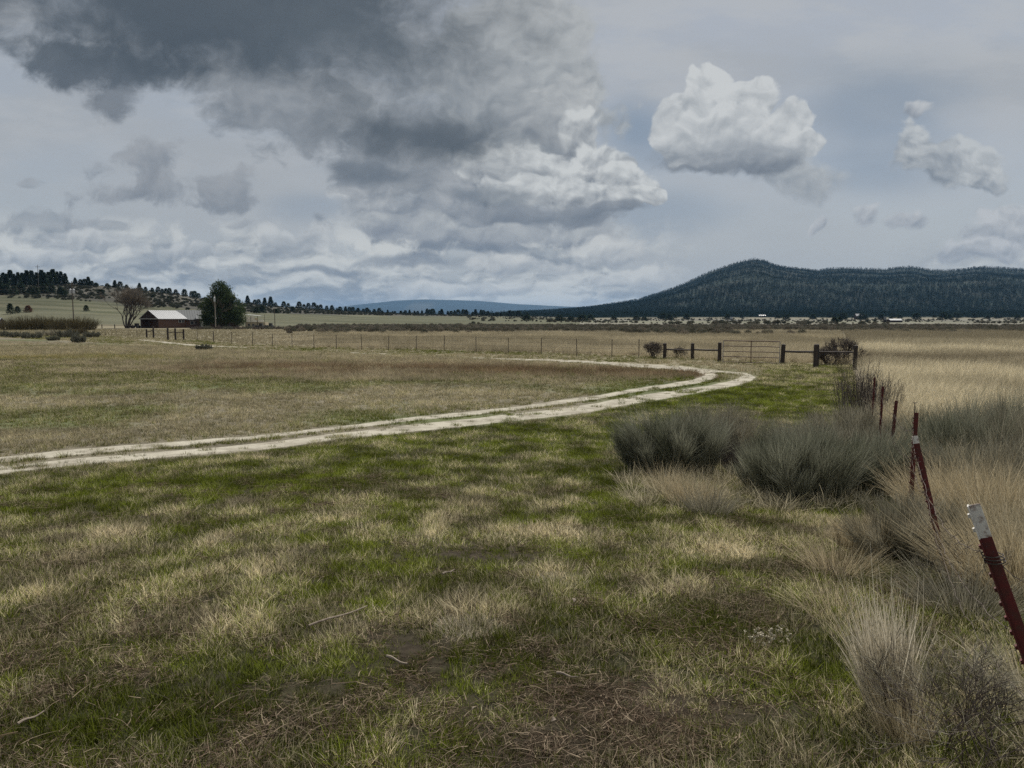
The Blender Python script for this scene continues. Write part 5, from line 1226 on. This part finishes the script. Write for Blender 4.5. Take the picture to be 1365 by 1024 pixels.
for yy_ in (-.15, -4.1, -8.0):
    mb = MB(); mb.box((-.05, yy_, 1.28), (.18, .18, 2.56)); mb.build('porch_post', M_TRIM if yy_ > -1 else M_DARKW, bar)
mb = MB()
mb.add([(-.02, -.1, 2.80), (-.02, -8.1, 2.80), (-.02, -4.1, 4.88), (-.06, -.1, 2.80), (-.06, -8.1, 2.80), (-.06, -4.1, 4.88)], [(0, 2, 1), (3, 4, 5), (0, 1, 4, 3), (1, 2, 5, 4), (2, 0, 3, 5)]); mb.build('gable_panel', M_DARKW, bar)
gable_building('farmhouse', at_y(236, 229), 6.2, 7, 2.7, 5.2, R(30), 'low red farmhouse with a dull grey roof behind the barn', M_REDW, M_ROOFG, .5, False, wins=((3.4, 1.5, .8, .9), (4.6, 1.6, .7, .8)), doors=((5.25, .8, 2.0, M_TRIM),))
gable_building('long_shed', at_y(262, 226), 11.5, 5, 2.7, 3.6, R(24), 'long dark shed half hidden by the big leafy tree', M_DARKW, M_ROOFG, .3, False, doors=((1.4, .7, 1.9, M_TRIM),))
tb = empty('outbuilding', at_y(327.5, 223), 'small tan outbuilding with cream panels right of the leafy tree', 'building')
mb = MB(); mb.box((2.9, 1.5, .85), (5.8, 3, 1.7)); mb.build('wall', M_TAN, tb)
mb = MB(); mb.box((1.35, -.06, 2.55), (2.7, .12, 1.65)); mb.box((4.0, -.06, 2.05), (2.6, .12, .68)); mb.build('cream_panel', M_CREAM, tb)
mb = MB(); mb.box((1.35, 1.6, 2.3), (2.6, 2.9, 1.18)); mb.build('upper_wall', M_TAN, tb)
mb = MB(); rt_ = Matrix.Rotation(R(5.5), 3, 'Y'); mb.box((1.9, 1.4, 3.75), (4.3, 3.4, .10), rt_); mb.build('roof', M_TRIM, tb)
for x_ in (.05, 3.6):
    mb = MB(); mb.box((x_, -.2, 1.8), (.1, .1, 3.7 - x_ * .08)); mb.build('roof_post', M_DARKW, tb)
mb = MB(); mb.box((1.62, -.14, 2.55), (.1, .05, 1.65)); mb.build('mullion', M_DARKW, tb)
for x_ in (1.0, 2.3):
    f = MB(); f.box((x_, -.03, .9), (.7, .07, .7)); fr = f.build('window', M_TRIM, tb); g = MB(); g.box((x_, -.07, .9), (.58, .03, .58)); g.build('pane', M_GLASS, fr)
def clutter(px, Y, label, name, seed):
    p = at_y(px, Y); rg = random.Random(seed); o = empty(name, p, label, 'farm equipment')
    mb = MB(); mb.box((0, 0, .55), (2.2, 1.1, .35)); mb.box((.4, 0, 1.05), (.9, .9, .7)); mb.build('body', M_DKMET, o)
    for x_ in (-.8, .8):
        for y_ in (-.6, .6):
            mb = MB(); mb.tube([(x_, y_ - .1, .42), (x_, y_ + .1, .42)], .42, 14); mb.build('wheel', M_DKMET, o)
    mb = MB(); mb.tube([(-1.0, 0, .6), (-1.9, 0, .5)], .06, 6); mb.build('tow_bar', M_GALV, o)
clutter(346, 219, 'dark old farm machine parked right of the tan outbuilding', 'farm_machine', 1)
clutter(359, 223, 'second dark farm machine nearer the short pole', 'farm_machine', 2)
clutter(180.5, 216, 'dark small tractor parked beside the barn porch', 'farm_machine', 5)
wb = gable_building('white_shed', at_y(-4, 222), 2.2, 2.5, 2.0, 2.9, R(0), 'white-roofed shed cut by the left picture edge', M_DARKW, M_ROOFW, .2)
# distant buildings on the right
def far_shed(px, Y, w, d, h, label, wallm, roofm): 
    return gable_building('farm_shed', at_y(px, Y), w, d, h * .6, h, R(0), label, wallm, roofm, .3, doors=((w * .3, w * .08, h * .4, M_DARKW),))
far_shed(1181.5, 560, 8.5, 6, 2.6, 'long low shed with a white roof on the far right flats', M_DARKW, M_ROOFW)
far_shed(1177.2, 562, 1.3, 1.5, 4.2, 'narrow dark tower-like hut left of the long white roofed shed', M_DARKW, M_ROOFG)
far_shed(1138, 1000, 9, 7, 7, 'distant house with pale roof on the low mound', M_DARKW, M_ROOFW)
far_shed(971, 640, 6.0, 4, 1.5, 'low dark shed on the pale flats above the gate', M_DARKW, M_ROOFG)
far_shed(972.6, 760, 2.0, 2.0, 4.0, 'small white-topped hut behind the low dark shed', M_DARKW, M_ROOFW)
far_shed(1010, 1250, 11, 6, 4, 'far low building with pale roof at the forest edge', M_DARKW, M_ROOFW)

# ------------------------------------------------------------------ small things on the near ground
M_STICK = simple_mat('pale_stick', (.24, .20, .15), (.13, .10, .08), 30, stretch=(1, 1, 1))
def stick(a, b, r, label, lift=.05):
    pa, pb = G(*a), G(*b); mb = MB(); pp = []
    for t in np.linspace(0, 1, 7):
        q = pa.lerp(pb, t); q.z = h1(q.x, q.y) + lift + .005 * math.sin(t * 7); pp.append(q - pa)
    mb.tube(pp, [r * (1 - .5 * t) for t in np.linspace(0, 1, 7)], 6, jitter=.3); o = mb.build('stick', M_STICK); o.location = pa; return tag(o, label, 'stick')
stick((412, 849), (490, 822), .007, 'long thin pale stick lying left of the bright tuft', .07)
stick((516, 889), (543, 900), .009, 'short thick pale stick on the dark bare patch', .06)
stick((742, 912), (770, 918), .007, 'short curved stick at the right of the bare patch', .06)
stick((25, 985), (60, 968), .006, 'thin stick in the bottom left grass', .07)
stick((590, 777), (606, 771), .008, 'small pale chip of wood on the upper bare patch', .07)
def leaf(px, py, s_, label):
    p = G(px, py) + Vector((0, 0, .07)); n = 7
    V = []; 
    for i in range(n):
        t = i / (n - 1); w_ = s_ * .38 * math.sin(math.pi * min(t * .95 + .04, 1)); 
        V += [(t * s_ - s_ / 2, -w_, .012 * math.sin(t * 3) + w_ * .3), (t * s_ - s_ / 2, 0, .01 * math.sin(t * 3)), (t * s_ - s_ / 2, w_, .012 * math.sin(t * 3) + w_ * .35)]
    F = []
    for i in range(n - 1):
        for j in range(2): a = i * 3 + j; F.append((a, a + 1, a + 4, a + 3))
    me = bpy.data.meshes.new('leaf'); me.from_pydata(V, [], F); sol = None
    o = link('dry_leaf', me, M_STICK, loc=p); o.scale = (.8, .8, .8); o.rotation_euler = (random.uniform(-.4, .4), random.uniform(-.4, .4), random.random() * 6)
    md = o.modifiers.new('thick', 'SOLIDIFY'); md.thickness = .0015
    return tag(o, label, 'leaf')
leaf(632, 966, .03, 'pale dry leaf on the green moss near the bottom')
leaf(738, 981, .035, 'dry leaf among dead stems right of the moss')
leaf(456, 661, .07, 'pale scrap on the grass just below the track')
leaf(764, 814, .05, 'pale leaf right of the bright straw tuft')
leaf(1146, 929, .035, 'white leaf left of the pale bottom right clump')
# cluster of tiny pale dried flowers
def flowers(px, py, n, spread, label):
    p = G(px, py); x, y, a = ruv(n, spread); mb = MB(); o = empty('dried_flowers', p, label, 'dried flowers')
    s1 = strands(np.stack([x, y, np.zeros(n)], -1), np.stack([rng.normal(0, .3, n), rng.normal(0, .3, n), np.ones(n)], -1), .10, .002, rng.normal(0, .1, (n, 3)), 2)
    link('stem', mesh_np('stem', s1[0], s1[1], {'rnd': s1[2]}), M_STRAW, o)
    tips = s1[0].reshape(n, 3, 2, 3)[:, 2, 0]; V, F, k = [], [], 0
    m = 9; ii = np.repeat(np.arange(n), m); b = tips[ii]; v, f, r = strands(b, rng.normal(size=(n * m, 3)), .011, .008, rng.normal(0, .1, (n * m, 3)), 1, .8)
    link('flower_head', mesh_np('flower_head', v, f, {'rnd': r}), blade_mat('dried_petals', (.40, .36, .27), (.56, .51, .40), instancer=False, trans=.1), o)
flowers(1012, 868, 20, .08, 'patch of tiny pale dried flower heads at the lower right')
flowers(1045, 862, 16, .09, 'sparser pale dried flower heads beside the brighter patch')

# ------------------------------------------------------------------ haze: one closed box of thin even air
def haze():
    mb = MB(); mb.box((0, 7900, 140), (30000, 18200, 460)); m, nt, out = mat_new('haze_air')
    v = nt.nodes.new('ShaderNodeVolumePrincipled'); v.inputs['Color'].default_value = (.28, .54, .90, 1); v.inputs['Density'].default_value = 3.6e-5; v.inputs['Anisotropy'].default_value = 0.0
    nt.links.new(v.outputs[0], out.inputs['Volume']); m.cycles.homogeneous_volume = True if hasattr(m.cycles, 'homogeneous_volume') else None
    o = mb.build('haze', m); tag(o, 'thin pale blue air between the viewer and the far hills', None, None, 'stuff')
haze()
